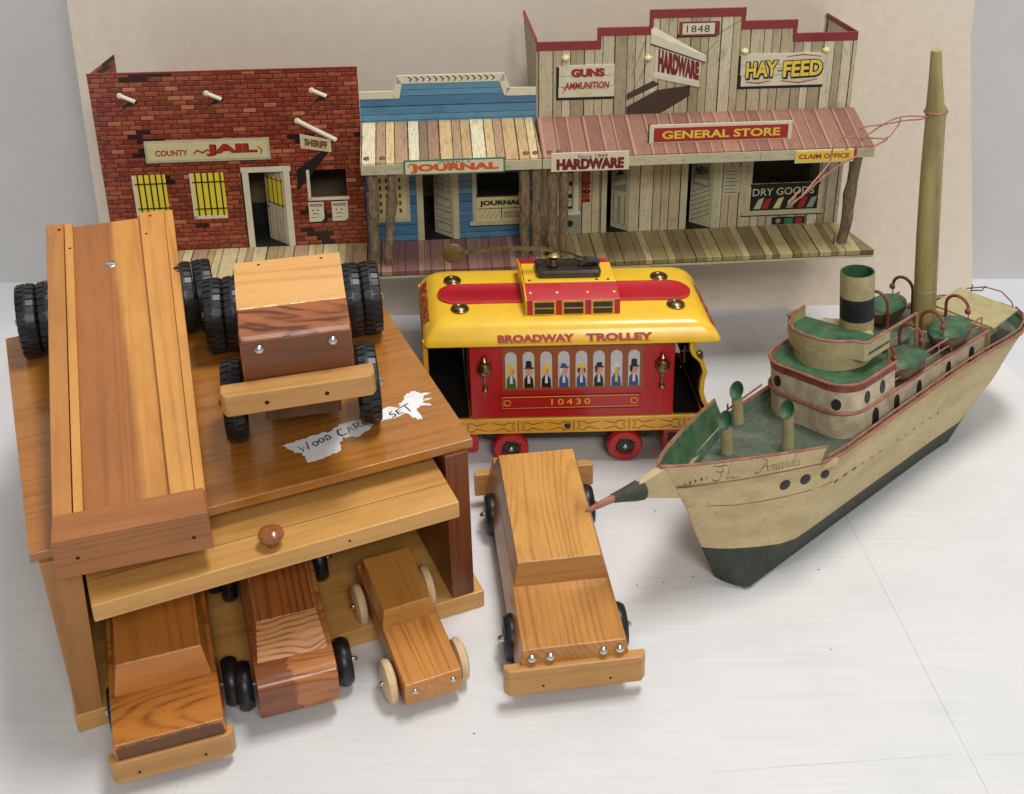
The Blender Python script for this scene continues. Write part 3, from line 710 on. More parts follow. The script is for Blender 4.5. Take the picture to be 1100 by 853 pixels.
def rects(*rs): return lambda x, z: any(a < x < b_ and c_ < z < d for a, b_, c_, d in rs)
def grid(lo, hi, rs, k): return sorted({lo, hi, *[v for r in rs for v in (r[k], r[k+1]) if lo <= v <= hi]})
# jail
hol = [(13.9, 17.3, -.01, 8.25), (19.85, 23.45, 5.3, 8.25)]
b = B(); hf = rects(*hol)
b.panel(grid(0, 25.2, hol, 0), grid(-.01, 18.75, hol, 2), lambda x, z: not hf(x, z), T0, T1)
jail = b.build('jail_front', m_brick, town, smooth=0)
b = B(); b.box(0, 25.2, -.05, .1, 18.75, 18.9); b.build('top_edge', m_trim, jail)
b = B(); b.hexa([(0, .08, 0), (.07, .08, 0), (1.5, 5.6, 0), (1.4, 5.6, 0), (0, .08, 18.7), (.07, .08, 18.7), (1.5, 5.6, 18.9), (1.4, 5.6, 18.9)]); b.build('side_flap', m_brick, town, smooth=0)
def barred(x0, x1, z0, z1):
    b = B(); b.m = 0
    b.box(x0, x1, -.03, .01, z0, z1, 0); b.box(x0-.3, x0, -.04, .01, z0-.3, z1, 1); b.box(x0-.3, x1, -.04, .01, z0-.35, z0, 1)
    n = 5
    for i in range(n): xx = x0+.25+(x1-x0-.3)*i/(n-.5); b.box(xx-.07, xx+.07, -.06, .01, z0, z1+.05, 2)
    for zz in (z0+.75, z1-.95): b.box(x0-.1, x1+.05, -.065, .01, zz-.06, zz+.06, 2)
    return b.build('barred_window', [m_yel, m_cream, m_blk], jail, smooth=0)
barred(3.0, 5.9, 4.0, 8.35); barred(8.5, 11.5, 3.75, 8.35)
b = B()
for x0, x1 in ((13.3, 13.9), (17.3, 17.9)): b.box(x0, x1, -.05, .03, 0, 8.25)
b.box(13.2, 18.05, -.05, .03, 8.25, 8.8); b.box(13.15, 13.3, -.045, .02, 0, 8.7, 1)
b.build('door_frame', [m_cream, m_blk], jail, smooth=0)
def leaf(x_h, w, h, ang, mats, fill, parent=town):
    """printed tin door leaf swung inward about its right edge"""
    b = B(); X = Matrix.Translation((x_h, .04, 0)) @ RZ(ang).to_4x4(); b.X = X
    b.box(-w, 0, -.03, .03, .03, h, 0); fill(b, w, h)
    return b.build('door', mats, parent, smooth=0)
m_lfw = planks('door_boards', [(206, 198, 172), (196, 188, 160), (212, 206, 184)], .5, 0, (60, 52, 40), .07, 1)
def f_j(b, w, h):
    b.box(-w+.35, -.3, -.045, -.02, 4.2, 7.2, 1)
    for i in range(4): xx = -w+.5+i*(w-.95)/3; b.box(xx-.05, xx+.05, -.06, -.02, 4.1, 7.3, 2)
    for zz in (4.3, 7.0): b.box(-w+.3, -.25, -.06, -.02, zz-.05, zz+.05, 2)
    b.dome((-w+.25, -.04, 3.7), .13, .08, m=2); b.box(-w, -w+.06, -.04, 0, 0, h, 2)
leaf(17.3, 2.9, 8.1, -.75, [m_lfw, m_yel, m_blk], f_j, jail)
b = B(); b.box(19.55, 19.85, -.05, .03, 5.0, 8.3, 0); b.box(19.55, 23.6, -.05, .03, 4.95, 5.3, 0); b.box(19.85, 23.5, -.04, .0, 5.3, 5.42, 1); b.build('window_frame', [m_cream, m_bpr], jail, smooth=0)
def poster(x0, x1, z0, z1, mk, mb=m_cream, par=None, lines=4, head=None):
    b = B(); b.hexa([(x0, -.03, z0), (x1-.3, -.03, z0), (x1-.3, .01, z0), (x0, .01, z0), (x0, -.03, z1), (x1, -.03, z1), (x1, .01, z1), (x0, .01, z1)], 0)
    b.poly([(x1-.3, -.03, z0), (x1, -.03, z0+.35), (x1, -.03, z1)], 0)
    if head: write(b, head, (x0+.15, -.03, z1-.5), (x1-x0-.3, 0, 0), (0, 0, .34), 1, bold=.02)
    mk(b, x0, x1, z0, z1)
    return b.build('poster', [mb, m_blk, m_redp], par or jail, smooth=0)
def face(b, x0, x1, z0, z1):
    xm = (x0+x1)/2-.1; zm = (z0+z1)/2
    for dx in (-.25, .25): b.dome((xm+dx, -.03, zm+.2), .09, .01, m=1)
    b.ribbon([(xm-.35, -.045, zm-.25), (xm, -.045, zm-.15), (xm+.35, -.045, zm-.25)], .08, (0, -1, 0), 1)
    b.ribbon([(xm-.5, -.045, zm-.6), (xm+.3, -.045, zm-.6)], .07, (0, -1, 0), 1)
poster(19.5, 21.0, 2.6, 4.75, face, head='WANTED'); poster(21.8, 23.4, 2.6, 4.75, face, head='WANTED')
# jail sign
b = B(); b.box(4.35, 16.25, -.14, .01, 9.65, 11.9, 0); b.box(4.6, 16.0, -.17, -.1, 9.9, 11.65, 1)
b.box(4.3, 16.2, -.02, .02, 9.5, 9.66, 3)
write(b, 'COUNTY', (5.3, -.17, 10.35), (3.1, 0, 0), (0, 0, .62), 2, bold=.03)
write(b, 'JAIL', (10.1, -.17, 10.25), (4.9, 0, 0), (0, 0, 1.2), 3, off=(.08, -.01, -.06), bold=.06)
write(b, 'JAIL', (10.1, -.17, 10.25), (4.9, 0, 0), (0, 0, 1.2), 2, bold=.05)
b.ribbon([(8.9, -.17, 10.5), (9.3, -.17, 10.85), (9.8, -.17, 10.6), (10.3, -.17, 10.9), (10.7, -.17, 10.6)], .2, (0, -1, 0), 2, .02)
b.ribbon([(15.1, -.17, 11.1), (15.5, -.17, 10.7), (15.3, -.17, 10.2)], .16, (0, -1, 0), 2, .02)
b.build('wall_sign', [m_creamd, m_palep, m_redp, m_blk], jail, bevel=.02, smooth=0)
def spout(x, z, par=jail):
    b = B()
    b.poly([(x+.2, -.02, z-1.5), (x-.4, -.02, z-2.1), (x+.9, -.02, z-.7), (x+1.9, -.02, z-.9)], 1)
    b.poly([(x+.1, -.022, z-1.5), (x+.9, -.022, z-1.6), (x+.8, -.022, z-2.0), (x+.2, -.022, z-2.1)], 2)
    b.tube([(x+.15, -.03, z-.15), (x+1.5, -.06, z-.8)], .2, 10, 0); b.dome((x+1.5, -.06, z-.8), .17, .03, (1, -.3, -.5), 10, 2, 1); b.dome((x+.15, -.06, z-.15), .3, .12, m=0)
    return b.build('water_spout', [m_cream, m_blk, m_bpr], par, smooth=50)
for x in (2.6, 10.65, 20.6): spout(x, 16.8)
b = B(); b.tube([(19.15, -.08, 13.55), (22.75, -.2, 11.45)], .24, 10, 0); b.dome((19.15, -.1, 13.55), .32, .1, m=0)
b.hexa([(19.25, -.12, 10.7), (22.2, -.22, 10.2), (22.2, -.14, 10.2), (19.25, -.04, 10.7), (19.25, -.12, 12.2), (22.2, -.22, 11.5), (22.2, -.14, 11.5), (19.25, -.04, 12.2)], 0)
b.hexa([(19.45, -.16, 10.85), (22.0, -.25, 10.4), (22.0, -.2, 10.4), (19.45, -.1, 10.85), (19.45, -.16, 12.0), (22.0, -.25, 11.4), (22.0, -.2, 11.4), (19.45, -.1, 12.0)], 1)
write(b, 'SHERIFF', (19.65, -.17, 11.0), (2.2, -.08, -.42), (0, 0, .75), 2, bold=.05)
b.poly([(21.9, -.02, 10.1), (18.6, -.02, 6.0), (18.6, -.02, 8.3), (21.3, -.02, 10.3)], 3)
b.build('hanging_sign', [m_cream, m_palep, m_bpr, m_blk], jail, smooth=40)
# newspaper office
X0, X1 = 25.27, 42.52
hol = [(31.0, 34.0, -.01, 7.45), (36.5, 41.2, 4.75, 7.3)]
def jin(x, z):
    if rects(*hol)(x, z): return False
    return z < 15.6 or (28.9 < x < 39.3)
b = B(); b.panel(sorted(set(grid(X0, X1, hol, 0)+[28.9, 39.3])), sorted(set(grid(-.01, 17.1, hol, 2)+[15.6])), jin, T0, T1)
jn = b.build('journal_front', m_blue, town, smooth=0)
b = B()
def band(b, pts, h, y0=-.06, y1=.12, m=0):
    for (xa, za), (xb, zb) in zip(pts[:-1], pts[1:]):
        b.hexa([(xa, y0, za), (xb, y0, zb), (xb, y1, zb), (xa, y1, za), (xa, y0, za+h), (xb, y0, zb+h), (xb, y1, zb+h), (xa, y1, za+h)], m)
band(b, [(X0, 15.55), (28.6, 15.55)], .75); band(b, [(28.9, 17.05), (39.4, 17.05)], .8); band(b, [(39.6, 15.5), (42.5, 15.5)], .8)
b.hexa([(28.5, -.06, 15.55), (29.1, -.06, 15.55), (29.1, .12, 15.55), (28.5, .12, 15.55), (28.9, -.06, 17.85), (29.4, -.06, 17.05), (29.4, .12, 17.05), (28.9, .12, 17.85)])
b.hexa([(38.9, -.06, 17.05), (39.4, -.06, 15.5), (39.4, .12, 15.5), (38.9, .12, 17.05), (39.4, -.06, 17.85), (40.0, -.06, 16.3), (40.0, .12, 16.3), (39.4, .12, 17.85)])
for i in range(14): x = 30+i*.62; b.ribbon([(x, -.07, 17.75), (x+.35, -.07, 17.45), (x+.15, -.07, 17.2)], .16, (0, -1, 0), 1)
b.build('cornice', [m_cream, m_blk], jn, smooth=0)
b = B()
for x0, x1 in ((30.35, 31.0), (34.0, 34.6)): b.box(x0, x1, -.05, .03, 0, 7.5)
b.build('door_frame', [m_creamd], jn, smooth=0)
def f_p(b, w, h):
    for z in (1.0, 2.4, 3.8):
        b.ribbon([(-w+.3, -.04, z-.45), (-w+.3, -.04, z+.45), (-.3, -.04, z+.45), (-.3, -.04, z-.45), (-w+.3, -.04, z-.45)], .08, (0, -1, 0), 1)
    for z in (5, 5.6, 6.2, 6.8):
        for x in (-w+.5, -w/2, -.5): b.ribbon([(x-.2, -.04, z), (x, -.04, z+.25), (x+.2, -.04, z)], .09, (0, -1, 0), 1)
    b.box(-w, -w+.06, -.04, 0, 0, h, 1)
leaf(34.0, 2.6, 7.4, -.75, [m_creamd, m_blk], f_p, jn)
def shopwin(par, x0, x1, z0, z1, zsill, lab=None, mat=None, split=True):
    b = B(); t = .4
    b.box(x0-t, x0, -.06, .02, zsill, z1, 0); b.box(x1, x1+t, -.06, .02, zsill, z1, 0); b.box(x0-t-.3, x1+t+.2, -.12, .02, zsill-.45, zsill, 0)
    b.box(x0-t-.4, x1+t+.1, -.03, .015, zsill-.62, zsill-.45, 2)
    b.box(x0, x1, -.03, .0, zsill, z0, 1)
    b.box(x0, x1, -.06, .0, z0-.15, z0+.1, 2)
    return b
b = shopwin(jn, 36.4, 41.3, 4.75, 7.4, 1.9)
write(b, 'JOURNAL', (36.7, -.04, 3.5), (4.3, 0, .0), (0, 0, .7), 2, bold=.05)
b.box(36.5, 41.2, -.045, -.02, 3.25, 3.31, 2); b.box(38.9, 38.98, -.045, -.02, 1.95, 3.3, 2)
for i in range(4): b.ribbon([(36.8+i*.5, -.04, 2.2), (37.3+i*.5, -.04, 3.0)], .07, (0, -1, 0), 2)
for z in (2.2, 2.6): write(b, 'NEWS DAILY', (39.2, -.04, z), (1.8, 0, 0), (0, 0, .28), 2)
b.build('shop_window', [m_creamd, m_palep, m_blk], jn, smooth=0)
b = B(); b.box(26.3, 29.3, -.05, .01, 2.6, 7.5, 1); b.box(29.3, 29.65, -.07, .02, 2.3, 7.5, 0); b.box(26.0, 29.65, -.08, .02, 2.2, 2.6, 0)
for i in range(4):
    for k in range(5): b.box(26.6+i*.65, 26.85+i*.65, -.06, -.04, 3.2+k*.85, 3.7+k*.85, 2)
b.build('shop_window', [m_creamd, m_palep, m_bpr], jn, smooth=0)
# hardware / general store
X0, X1 = 42.53, 74.79
hol = [(49.85, 52.2, -.01, 7.6), (58.3, 61.0, -.01, 7.7), (65.2, 72.3, 4.9, 7.6)]
st_z = lambda x: 20.85 if (x < 48.5 or x > 68.45) else (22.15 if (x < 53.65 or x > 63.15) else 23.85)
b = B(); b.panel(sorted(set(grid(X0, X1, hol, 0)+[48.5, 53.65, 63.15, 68.45])), sorted(set(grid(-.01, 23.5, hol, 2)+[20.5, 21.8])),
        lambda x, z: (not rects(*hol)(x, z)) and z < st_z(x)-.3, T0, T1)
hs = b.build('store_front', m_hwall, town, smooth=0)
b = B(); band(b, [(X0, 19.95), (48.9, 19.95)], .95); band(b, [(48.5, 21.3), (54.0, 21.3)], .9); band(b, [(53.6, 22.95), (63.2, 22.95)], .92); band(b, [(62.8, 21.6), (68.5, 21.6)], .92); band(b, [(68.1, 20.2), (X1, 20.2)], .92)
for x, z0, z1 in ((48.5, 20.4, 22.2), (53.6, 21.8, 23.87), (62.75, 22.0, 23.87), (68.05, 20.6, 22.52)): b.box(x, x+.42, -.065, .125, z0, z1)
b.build('cornice', m_trim, hs, smooth=0, bevel=.05)
b = B(); b.hexa([(X0, .08, 9), (X0+.07, .08, 9), (X0+.1, 5.0, 9), (X0, 5.0, 9), (X0, .08, 20.8), (X0+.07, .08, 20.8), (X0-.7, 5.0, 22.2), (X0-.8, 5.0, 22.2)]); b.hexa([(X0-.08, .1, 20.75), (X0+.1, .1, 20.75), (X0-.66, 5.0, 22.15), (X0-.86, 5.0, 22.15), (X0-.08, .1, 21.2), (X0+.1, .1, 21.2), (X0-.66, 5.0, 22.6), (X0-.86, 5.0, 22.6)], 1)
b.build('side_flap', [m_hwall, m_trim], town, smooth=0)
b = B(); b.hexa([(X1-.07, .08, 0), (X1, .08, 0), (X1-1.5, 5.6, 0), (X1-1.6, 5.6, 0), (X1-.07, .08, 20.6), (X1, .08, 20.6), (X1-1.5, 5.6, 20.9), (X1-1.6, 5.6, 20.9)], 0)
b.hexa([(X1-.12, .12, 20.6), (X1+.04, .12, 20.6), (X1-1.46, 5.6, 20.9), (X1-1.64, 5.6, 20.9), (X1-.12, .12, 21.1), (X1+.04, .12, 21.1), (X1-1.46, 5.6, 21.4), (X1-1.64, 5.6, 21.4)], 1)
b.build('side_flap', [m_hwall, m_trim], town, smooth=0)
for fr in ((49.3, 49.85, 52.2, 52.75, 7.7), (57.6, 58.3, 61.0, 61.7, 7.8)):
    b = B(); b.box(fr[0], fr[1], -.05, .03, 0, fr[4]); b.box(fr[2], fr[3], -.05, .03, 0, fr[4]); b.box(fr[0]-.1, fr[0], -.04, .0, 0, fr[4], 1)
    b.build('door_frame', [m_creamd, m_blk], hs, smooth=0)
def f_h(b, w, h):
    b.box(-w+.3, -.3, -.05, -.02, 4.4, 6.9, 2); b.hexa([(-w+.4, -.07, 4.6), (-.4, -.07, 5.4), (-.4, -.05, 5.4), (-w+.4, -.05, 4.6), (-w+.3, -.07, 5.1), (-.5, -.07, 5.9), (-.5, -.05, 5.9), (-w+.3, -.05, 5.1)], 0)
    b.poly([(-w+.6, -.06, 6.0), (-.6, -.06, 6.4), (-w/2, -.06, 6.8)], 1)
    for x in (-w+.35, -w/2+.05): b.ribbon([(x, -.04, .6), (x, -.04, 3.8), (x+w/2-.5, -.04, 3.8), (x+w/2-.5, -.04, .6), (x, -.04, .6)], .08, (0, -1, 0), 1)
    b.box(-w, -w+.06, -.04, 0, 0, h, 1)
leaf(52.2, 2.2, 7.4, -.7, [m_creamd, m_blk, m_grp], f_h, hs)
def f_w(b, w, h):
    b.box(-w+.3, -.35, -.05, -.02, 4.5, 7.4, 2)
    write(b, 'NEW', (-w+.55, -.05, 5.7), (w-1.1, 0, .25), (0, 0, .9), 1, bold=.04); b.box(-w+.5, -.5, -.06, -.05, 4.8, 5.3, 0)
    for k in range(7): z = .3+k*.55; b.ribbon([(-w+.2, -.045, z), (-.2, -.045, z+1.3)], .1, (0, -1, 0), 1)
    b.box(-w, -w+.06, -.04, 0, 0, h, 1)
leaf(61.0, 2.6, 7.5, -.7, [m_creamd, m_blk, m_grp], f_w, hs)
b = shopwin(hs, 65.0, 72.5, 4.75, 7.7, 1.75)
b.box(65.1, 72.4, -.04, -.02, 1.8, 4.6, 2)
write(b, 'DRY GOODS', (65.3, -.05, 3.5), (6.6, 0, .1), (0, 0, .85), 3, bold=.01)
for i, (x, mm) in enumerate([(65.5, 3), (66.3, 4), (67.6, 1), (69, 5), (70.2, 4), (71.2, 5)]): b.hexa([(x, -.06, 2.0), (x+.7, -.06, 2.0), (x+.7, -.04, 2.0), (x, -.04, 2.0), (x+.5, -.06, 3.1), (x+1.1, -.06, 3.3), (x+1.1, -.04, 3.3), (x+.5, -.04, 3.1)], mm)
b.build('shop_window', [m_creamd, m_palep, m_blk, m_creamd, m_redp, m_grp], hs, smooth=0)
b = B(); b.box(67.6, 71.2, -.05, .0, .1, .95, 0); b.dome((68.3, -.04, .5), .3, .03, m=1); b.box(69.0, 69.9, -.06, -.04, .15, .8, 2); b.box(70.2, 70.9, -.06, -.04, .15, .8, 3)
b.build('bench_goods', [m_blk, m_grp, m_grn, m_redp], hs, smooth=0)
def lines_(b, x0, x1, z0, z1):
    for k in range(7): z = z1-.45-k*(z1-z0-.6)/6.5; b.ribbon([(x0+.2, -.045, z), (x1-.25-(k % 3)*.15, -.045, z)], .12, (0, -1, 0), 2 if k < 2 else 1)
poster(62.1, 63.85, 3.7, 6.9, lines_, m_creamd, hs)
b = B(); b.box(43.0, 46.9, -.05, .01, 2.6, 7.6, 0)
b.box(43.3, 43.7, -.07, .01, 2.6, 7.6, 1); b.box(45.2, 46.3, -.06, 0, 2.9, 7.4, 2); b.box(46.5, 46.9, -.07, 0, 2.6, 7.6, 1)
for z in (3.2, 4.6, 6.0): b.box(45.3, 46.2, -.07, -.03, z, z+.9, 0); b.ribbon([(45.5, -.08, z+.2), (46.0, -.08, z+.7)], .15, (0, -1, 0), 2)
b.box(42.8, 47.1, -.1, .01, 2.2, 2.6, 1)
b.build('shop_window', [m_creamd, m_cream, m_blk], hs, smooth=0)
b = B()
for k in range(8): b.box(47.3, 48.1, -.06, 0, 3.6+k*.5, 4.0+k*.5, k % 2); b.box(47.3+.2*(k % 3), 47.9, -.065, 0, 3.75+k*.5, 4.1+k*.5, 1)
b.hexa([(45.2, -.05, .2), (46.9, -.05, .2), (46.9, 0, .2), (45.2, 0, .2), (45.2, -.05, 2.0), (47.2, -.05, 2.3), (47.2, 0, 2.3), (45.2, 0, 2.0)], 2); b.dome((46, -.05, 1.2), .4, .02, m=0)
b.build('printed_goods', [m_blk, m_redp, m_grp], hs, smooth=0)
# signs on the store wall
def bsign(x0, x1, z0, z1, rows, par=hs, shadow=True):
    b = B(); n = rows; h = (z1-z0)/n; random.seed(int(x0*10))
    if shadow: b.box(x0-.25, x1-.1, -.02, .0, z0-.3, z1-.2, 1)
    for k in range(n):
        a = random.uniform(-.12, .12); c_ = random.uniform(-.15, .15)
        b.box(x0+a, x1+c_, -.12-.01*k, .0, z0+h*k+.03, z0+h*(k+1)-.02, 0)
    random.seed(7); return b
b = bsign(44.75, 50.3, 15.1, 18.45, 3)
write(b, 'GUNS', (45.95, -.16, 17.25), (3.3, 0, .03), (0, 0, .85), 1, off=(.06, -.005, -.05), bold=.05)
write(b, 'GUNS', (45.95, -.16, 17.25), (3.3, 0, .03), (0, 0, .85), 2, bold=.05)
write(b, 'AMMUNITION', (45.3, -.16, 15.95), (4.5, 0, .05), (0, 0, .75), 2, bold=.03, shear=.15)
b.ribbon([(46.5, -.16, 15.6), (47.4, -.16, 15.45), (48.3, -.16, 15.65)], .14, (0, -1, 0), 3, .02); b.ribbon([(45.1, -.16, 15.6), (45.4, -.16, 15.9), (45.1, -.16, 16.3)], .1, (0, -1, 0), 2, .02)
b.build('wall_sign', [m_cream, m_blk, m_redp, m_yelt], hs, smooth=0)
b = bsign(63.0, 71.7, 15.7, 19.1, 3)
for t_, x, w_ in (('HAY', 63.5, 3.3), ('FEED', 67.3, 4.1)):
    write(b, t_, (x, -.17, 16.5), (w_, 0, .15), (0, 0, 1.9), 1, off=(.1, -.005, -.1), bold=.09)
    write(b, t_, (x, -.17, 16.55), (w_, 0, .15), (0, 0, 1.8), 1, off=(0, -.03, 0), bold=.08)
    write(b, t_, (x+.05, -.17, 16.62), (w_-.1, 0, .15), (0, 0, 1.65), 3, off=(0, -.05, 0), bold=.035)
b.ribbon([(66.8, -.18, 17.4), (67.3, -.18, 17.45)], .62, (0, -1, 0), 1, .02); b.ribbon([(66.8, -.2, 17.45), (67.25, -.2, 17.5)], .36, (0, -1, 0), 3, .02)
b.ribbon([(63.6, -.17, 16.2), (64.9, -.17, 16.05), (66, -.17, 16.25)], .12, (0, -1, 0), 2, .03); b.ribbon([(67.2, -.17, 16.25), (69, -.17, 16.0), (71, -.17, 16.35)], .12, (0, -1, 0), 2, .03); b.ribbon([(67.6, -.17, 18.75), (69.3, -.17, 18.95), (71.2, -.17, 18.7)], .12, (0, -1, 0), 2, .03)
b.build('wall_sign', [m_cream, m_blk, m_redp, m_yelt], hs, smooth=0)
b = B(); b.box(56.6, 60.6, -.1, 0, 21.1, 22.55, 2); b.box(56.4, 60.3, -.03, 0, 20.95, 21.3, 1); b.box(56.9, 60.1, -.13, 0, 21.3, 22.4, 0)
write(b, '1848', (57.3, -.13, 21.5), (2.3, 0, 0), (0, 0, .7), 1, space=1.1)
b.build('wall_sign', [m_cream, m_blk, m_trim], hs, smooth=0)
b = B()
b.poly([(51.6, -.015, 13.9), (54.6, -.015, 15.6), (58.0, -.015, 16.0), (58.0, -.015, 14.9), (55.0, -.015, 13.05), (51.6, -.015, 13.05)], 1)
b.poly([(51.6, -.014, 15.3), (54.2, -.014, 16.6), (54.9, -.014, 16.2), (51.6, -.014, 14.6)], 1)
b.hexa([(54.3, -.1, 17.3), (58.7, -.45, 16.3), (58.7, -.35, 16.3), (54.3, 0, 17.3), (54.3, -.1, 20.6), (58.9, -.45, 18.9), (58.9, -.35, 18.9), (54.3, 0, 20.6)], 0)
b.hexa([(54.1, -.14, 16.95), (58.8, -.5, 15.95), (58.8, -.4, 15.95), (54.1, 0, 16.95), (54.1, -.14, 17.45), (58.8, -.5, 16.5), (58.8, -.4, 16.5), (54.1, 0, 17.45)], 0)
b.hexa([(53.8, -.16, 20.4), (59.3, -.52, 18.5), (59.3, -.4, 18.5), (53.8, 0, 20.4), (53.8, -.16, 21.5), (59.3, -.52, 19.2), (59.3, -.4, 19.2), (53.8, 0, 22.3)], 0)
b.hexa([(53.8, -.17, 20.35), (59.3, -.53, 18.4), (59.3, -.4, 18.4), (53.8, -.05, 20.35), (53.8, -.17, 20.5), (59.3, -.53, 18.55), (59.3, -.4, 18.55), (53.8, -.05, 20.5)], 1)
write(b, 'HARDWARE', (54.6, -.14, 17.55), (4.1, -.33, -.9), (0, 0, 2.4), 2, bold=.07, taper=lambda a, c_: c_*(1-.22*a))
for p, q in (((53.6, 18.6), (52.2, 15.6)), ((59.3, 19.2), (60.5, 20.6)), ((60.5, 21.2), (62.7, 22.6)), ((53.3, 20.8), (52.0, 17.0))): b.ribbon([(p[0], -.02, p[1]), (q[0], -.02, q[1])], .08, (0, -1, 0), 1, .01)
b.build('hanging_sign', [m_cream, m_dkbr, m_redd], hs, smooth=0)
for x, z in ((45.4, 19.2), (53.6, 19.0), (63.3, 19.4), (71.6, 19.3)): b = B(); b.lathe([(.12, .35), (.4, .1), (.42, -.05), (.25, -.3), (.05, -.35)], (x, -.1, z), 'z', 14); b.build('lamp_shade', m_palep, hs)
# awning roofs
def roofp(x0, x1, mat, name):
    b = B(); b.hexa([(x0, -6.4, 11.25), (x1, -6.4, 11.25), (x1-.25, 0, 12.9), (x0, 0, 12.9), (x0, -6.4, 11.4), (x1, -6.4, 11.4), (x1-.25, -.02, 13.1), (x0, -.02, 13.1)])
    return b.build(name, mat, town, smooth=0)
r1 = roofp(25.25, 42.47, m_jroof, 'awning_roof'); r2 = roofp(42.53, 75.4, m_hroof, 'awning_roof')
def fascia(x0, x1, par):
    b = B(); b.box(x0, x1, -6.5, -6.38, 10.3, 11.27, 0)
    xx = x0+6
    while xx < x1-1: b.ribbon([(xx, -6.52, 10.35), (xx+.05, -6.52, 11.2)], .06, (0, -1, 0), 1); xx += 7.7
    for k in range(int((x1-x0)/2.2)): x = x0+.8+k*2.1; z = 10.6+.35*((k*37) % 10)/10; b.ribbon([(x, -6.52, z), (x+.8, -6.52, z+.03)], .04, (0, -1, 0), 1)
    b.build('fascia', [m_creamd, m_dkbr], par, smooth=0)
fascia(25.27, 42.45, r1); fascia(42.55, 75.45, r2)
b = B()
for x in (41.0, 41.9, 43.3, 44.2, 25.8, 27.3): b.dome((x, -5.6, 11.62), .3, .12, (0, -.25, 1))
b.build('nail_head', m_bpr, r1)
def signp(b, x0, x1, z0, z1, y, m0, m1, t=.12, edge=.15):
    b.box(x0, x1, y-t, y, z0, z1, m0); b.box(x0+edge, x1-edge, y-t-.03, y-t+.01, z0+edge, z1-edge, m1)
b = B(); signp(b, 29.3, 38.9, 10.15, 11.7, -6.5, 0, 1)
write(b, 'JOURNAL', (29.9, -6.65, 10.35), (8.4, 0, 0), (0, 0, .95), 2, bold=.06); write(b, 'WEEKLY', (32.5, -6.65, 11.3), (3.2, 0, 0), (0, 0, .24), 3)
b.ribbon([(29.7, -6.65, 11.0), (29.9, -6.65, 11.35), (30.4, -6.65, 11.3)], .15, (0, -1, 0), 2, .02)
b.build('awning_sign', [m_grn, m_cream, m_org, m_blk], town, smooth=0)
b = B(); b.box(43.35, 50.9, -6.65, -6.5, 10.0, 11.9, 0)
write(b, 'Since 1849', (45.9, -6.65, 11.35), (2.9, 0, 0), (0, 0, .38), 1)
write(b, 'HARDWARE', (43.85, -6.65, 10.2), (6.5, 0, 0), (0, 0, 1.15), 1, off=(.07, -.01, -.05), bold=.05); write(b, 'HARDWARE', (43.85, -6.65, 10.22), (6.5, 0, 0), (0, 0, 1.1), 2, bold=.045)
b.build('awning_sign', [m_cream, m_blk, m_redd], town, smooth=0)
b = B(); b.box(53.15, 67.4, -4.75, -4.6, 11.55, 13.7, 0); b.box(53.6, 67.0, -4.8, -4.7, 11.95, 13.4, 1); b.box(53.05, 53.3, -4.72, -4.55, 11.6, 13.75, 3)
write(b, 'GENERAL STORE', (54.4, -4.8, 12.25), (11.8, 0, 0), (0, 0, .85), 2, bold=.03)
b.build('awning_sign', [m_cream, m_redp, m_yelt, m_blk], town, smooth=0)
b = B(); signp(b, 67.4, 73.3, 9.95, 11.3, -6.5, 0, 1, edge=.12); write(b, 'CLAIM OFFICE', (67.75, -6.65, 10.4), (5.1, 0, 0), (0, 0, .5), 2, bold=.03); b.box(73.3, 73.6, -6.62, -6.5, 10.0, 11.3, 2)
b.build('awning_sign', [m_cream, m_yelt, m_redp], town, smooth=0)
# porch floor, printed boards over a tin tray
def porch(x0, x1, xb1, mat):
    b = B(); b.hexa([(x0, -6.6, -.55), (x1, -6.6, -.55), (xb1, -.01, -.55), (x0, -.01, -.55), (x0, -6.6, 0), (x1, -6.6, 0), (xb1, -.01, 0), (x0, -.01, 0)])
    p = b.build('porch_floor', mat, town, smooth=0, bevel=.05)
    b = B(); b.box(x0, x1-.05, -6.64, -6.5, -.8, -.56, 0); b.box(x0, x1-.05, -6.63, -6.58, -.6, -.52, 1); b.build('front_lip', [m_creamd, m_blk], p, smooth=0)
porch(.1, 25.24, 25.24, m_cporch); porch(25.26, 42.5, 42.5, m_jporch); porch(42.53, 76.7, 74.9, m_hporch)
b = B(); b.box(.3, 74.3, .1, 5.2, -.1, .0); b.build('shade_floor', m_dark, town, smooth=0)  # added black sheet, stands in for the shade behind the doorways
b = B(); b.box(1.6, 73.1, 5.2, 5.3, -.1, 2.6, 1); b.box(1.6, 73.1, 5.2, 5.3, 2.6, 9.6, 0); b.box(1.6, 73.1, .1, 5.3, 9.6, 9.7, 0); b.build('shade_lining', [m_shade_back, m_dark], town, smooth=0)  # added back and top sheets darken the openings; lower strip is shade painted black
